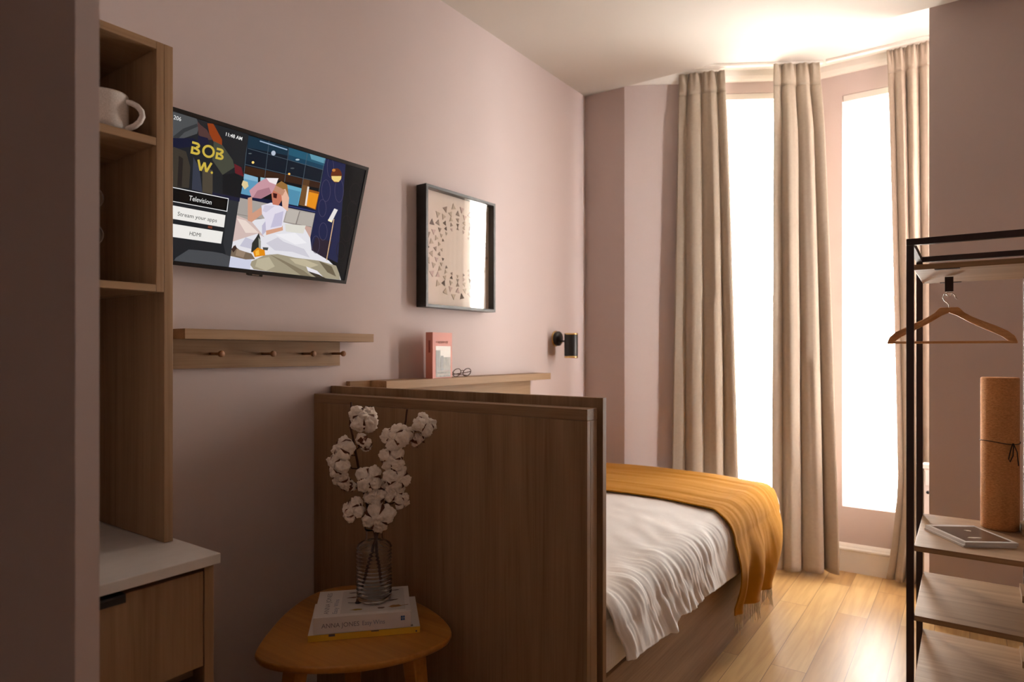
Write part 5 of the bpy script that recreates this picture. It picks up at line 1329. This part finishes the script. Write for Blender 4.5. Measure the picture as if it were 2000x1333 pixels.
for sg in (-1, 1):
    pr = hang_prof(sg)
    mb = MB()
    n_ = len(pr)
    def pos(x, z, s):
        sweep = -0.030 * (abs(x) / 0.173) ** 2
        th2 = 0.0075 - 0.001 * abs(x) / 0.17
        return HR @ Vector((x * 1.02, sweep + s * th2, z))
    vs = [pos(x, z, -1) for x, z in pr] + [pos(x, z, 1) for x, z in pr]
    nu = 11
    fs = []
    # upper and lower chains share the tips; fill faces as strips
    up_i = list(range(0, nu)); lo_i = list(range(n_ - 1, nu - 1, -1))
    mb.add(vs, [list(range(n_))[::-1], [n_ + i for i in range(n_)]] + [(i, (i + 1) % n_, n_ + (i + 1) % n_, n_ + i) for i in range(n_)])
    part('shoulder_arm', mb, M['hanger_wood'], hg, bevel=0.002, segs=2)
part('trouser_bar', MB().tube([HR @ Vector((-0.162, -0.027, 0.2335)), HR @ Vector((-0.08, -0.020, 0.2335)), HR @ Vector((0.08, -0.020, 0.2335)), HR @ Vector((0.162, -0.027, 0.2335))], 0.0042, n=12), M['hanger_wood'], hg)
hk = [(0.0, 0.343), (0.0, 0.357), (-0.004, 0.364), (-0.013, 0.372), (-0.017, 0.382), (-0.013, 0.393), (-0.003, 0.399), (0.008, 0.397), (0.016, 0.389), (0.018, 0.380), (0.022, 0.376)]
part('hook', MB().tube([HR @ Vector((x, 0, z)) for x, z in hk], 0.0018, n=10), M['chrome'], hg, 'chrome hook')

# cork mat
cm = thing('cork_mat', 'rolled cork mat standing on the magazine shelf of the rack', 'yoga mat', (1.957, 2.735, 0.6063))
prof = [(0.050, 0.0), (0.0535, 0.003), (0.0535, 0.507), (0.050, 0.510), (0.044, 0.509)]
part('cork_roll', MB().lathe(prof, (1.957, 2.735, 0.6063), n=40), M['cork'], cm)
ring = [Vector((1.957 + 0.0550 * math.cos(a), 2.735 + 0.0550 * math.sin(a), 0.900 + 0.004 * math.sin(a * 2))) for a in [2 * PI * k / 40 for k in range(41)]]
part('tie_cord', MB().tube(ring, 0.0013, n=6, cap=False).tube([(1.990, 2.690, 0.900), (1.984, 2.680, 0.88), (1.978, 2.676, 0.85), (1.982, 2.678, 0.84), (1.990, 2.684, 0.86), (1.992, 2.688, 0.900)], 0.0016, n=6).tube([(1.991, 2.688, 0.900), (2.0, 2.676, 0.875), (2.004, 2.672, 0.83)], 0.0016, n=6), M['cord'], cm, 'black tie cord')

# magazines
M['mag_cover'] = noisy('dark_portrait_cover', (0.035, 0.028, 0.022), (0.16, 0.095, 0.06), 14, rough=0.22, spec=0.6)
M['mag_white'] = mat('glossy_white_paper', (0.72, 0.69, 0.66), 0.3)
def magazine(name, label, z, th_, poly, cover):
    t = thing(name, label, 'magazine', (1.86, 2.54, z), 'magazines on the rack shelf')
    part('pages', MB().prism(poly, z, z + th_ - 0.0008), M['mag_white'], t)
    part('front_cover', MB().prism(poly, z + th_ - 0.0006, z + th_), M['mag_white'], t, 'white bordered glossy cover')
    if cover:
        cx0 = sum(p[0] for p in poly) / 4; cy0 = sum(p[1] for p in poly) / 4
        inner = [(cx0 + (x - cx0) * 0.86, cy0 + (y - cy0) * 0.86) for x, y in poly]
        part('cover_photo', MB().prism(inner, z + th_ + 0.0001, z + th_ + 0.0003), M['mag_cover'], t, 'dark portrait photograph')
        a, b2 = Vector((*poly[0], 0)), Vector((*poly[3], 0))
        # pale masthead strip and highlights
        st = [tuple((Vector((*poly[0], 0)).lerp(Vector((*poly[3], 0)), k)).xy) for k in (0.08, 0.92)]
        st2 = [tuple((Vector((*poly[1], 0)).lerp(Vector((*poly[2], 0)), k)).xy) for k in (0.92, 0.08)]
        q = [Vector((*st[0], 0)), Vector((*st[1], 0)), Vector((*st2[0], 0)).lerp(Vector((*st[1], 0)), 0.90), Vector((*st2[1], 0)).lerp(Vector((*st[0], 0)), 0.90)]
        part('masthead', MB().prism([(v.x, v.y) for v in q], z + th_ + 0.0004, z + th_ + 0.0006), M['mag_white'], t)
        c2 = Vector((cx0, cy0, 0))
        part('cover_highlight', MB().prism(blob(cx0 - 0.005, cy0 + 0.035, 0.010, 0.006, seed=3), z + th_ + 0.0004, z + th_ + 0.0006).prism(blob(cx0 + 0.012, cy0 - 0.052, 0.020, 0.006, 0.5, seed=5), z + th_ + 0.0004, z + th_ + 0.0006), M['photo_sky'], t)
    return t
# corners: back left, front, right, back right
poly1 = [(1.752, 2.575), (1.862, 2.405), (1.995, 2.485), (1.885, 2.655)]
poly0 = [(1.750, 2.568), (1.858, 2.401), (1.990, 2.480), (1.882, 2.648)]
magazine('magazine', 'plain white magazine lying beneath the dark-covered one on the rack shelf', 0.6063, 0.006, poly0, False)
magazine('magazine', 'glossy magazine with dark portrait cover, uppermost on the rack shelf', 0.6125, 0.009, poly1, True)

# white bedside cabinet half hidden behind the pier
wc = thing('cabinet', 'small white cabinet half hidden behind the rack and the wall pier', 'cabinet', (1.88, 3.74, 0))
M['cab_white'] = mat('white_lacquer', (0.74, 0.71, 0.66), 0.5)
part('cabinet_top', MB().box(1.690, 2.08, 3.685, 3.755, 0.640, 0.662), M['cab_white'], wc, bevel=0.002)
part('cabinet_body', MB().box(1.695, 2.075, 3.690, 3.755, 0.03, 0.6395), M['cab_white'], wc, bevel=0.002)
part('drawer_front', MB().box(1.70, 2.07, 3.684, 3.6895, 0.56, 0.632), M['cab_white'], wc, bevel=0.001)
part('foot', MB().box(1.70, 1.73, 3.695, 3.78, 0, 0.0295), M['cab_white'], wc)
part('foot', MB().box(2.04, 2.07, 3.695, 3.78, 0, 0.0295), M['cab_white'], wc)
part('knob', MB().lathe([(0.004, 0), (0.004, 0.01), (0.008, 0.014), (0.007, 0.02)], (1.712, 3.6895, 0.53), n=16, mtx=Matrix.Rotation(PI / 2, 4, 'X')), M['black'], wc, 'small dark knob')
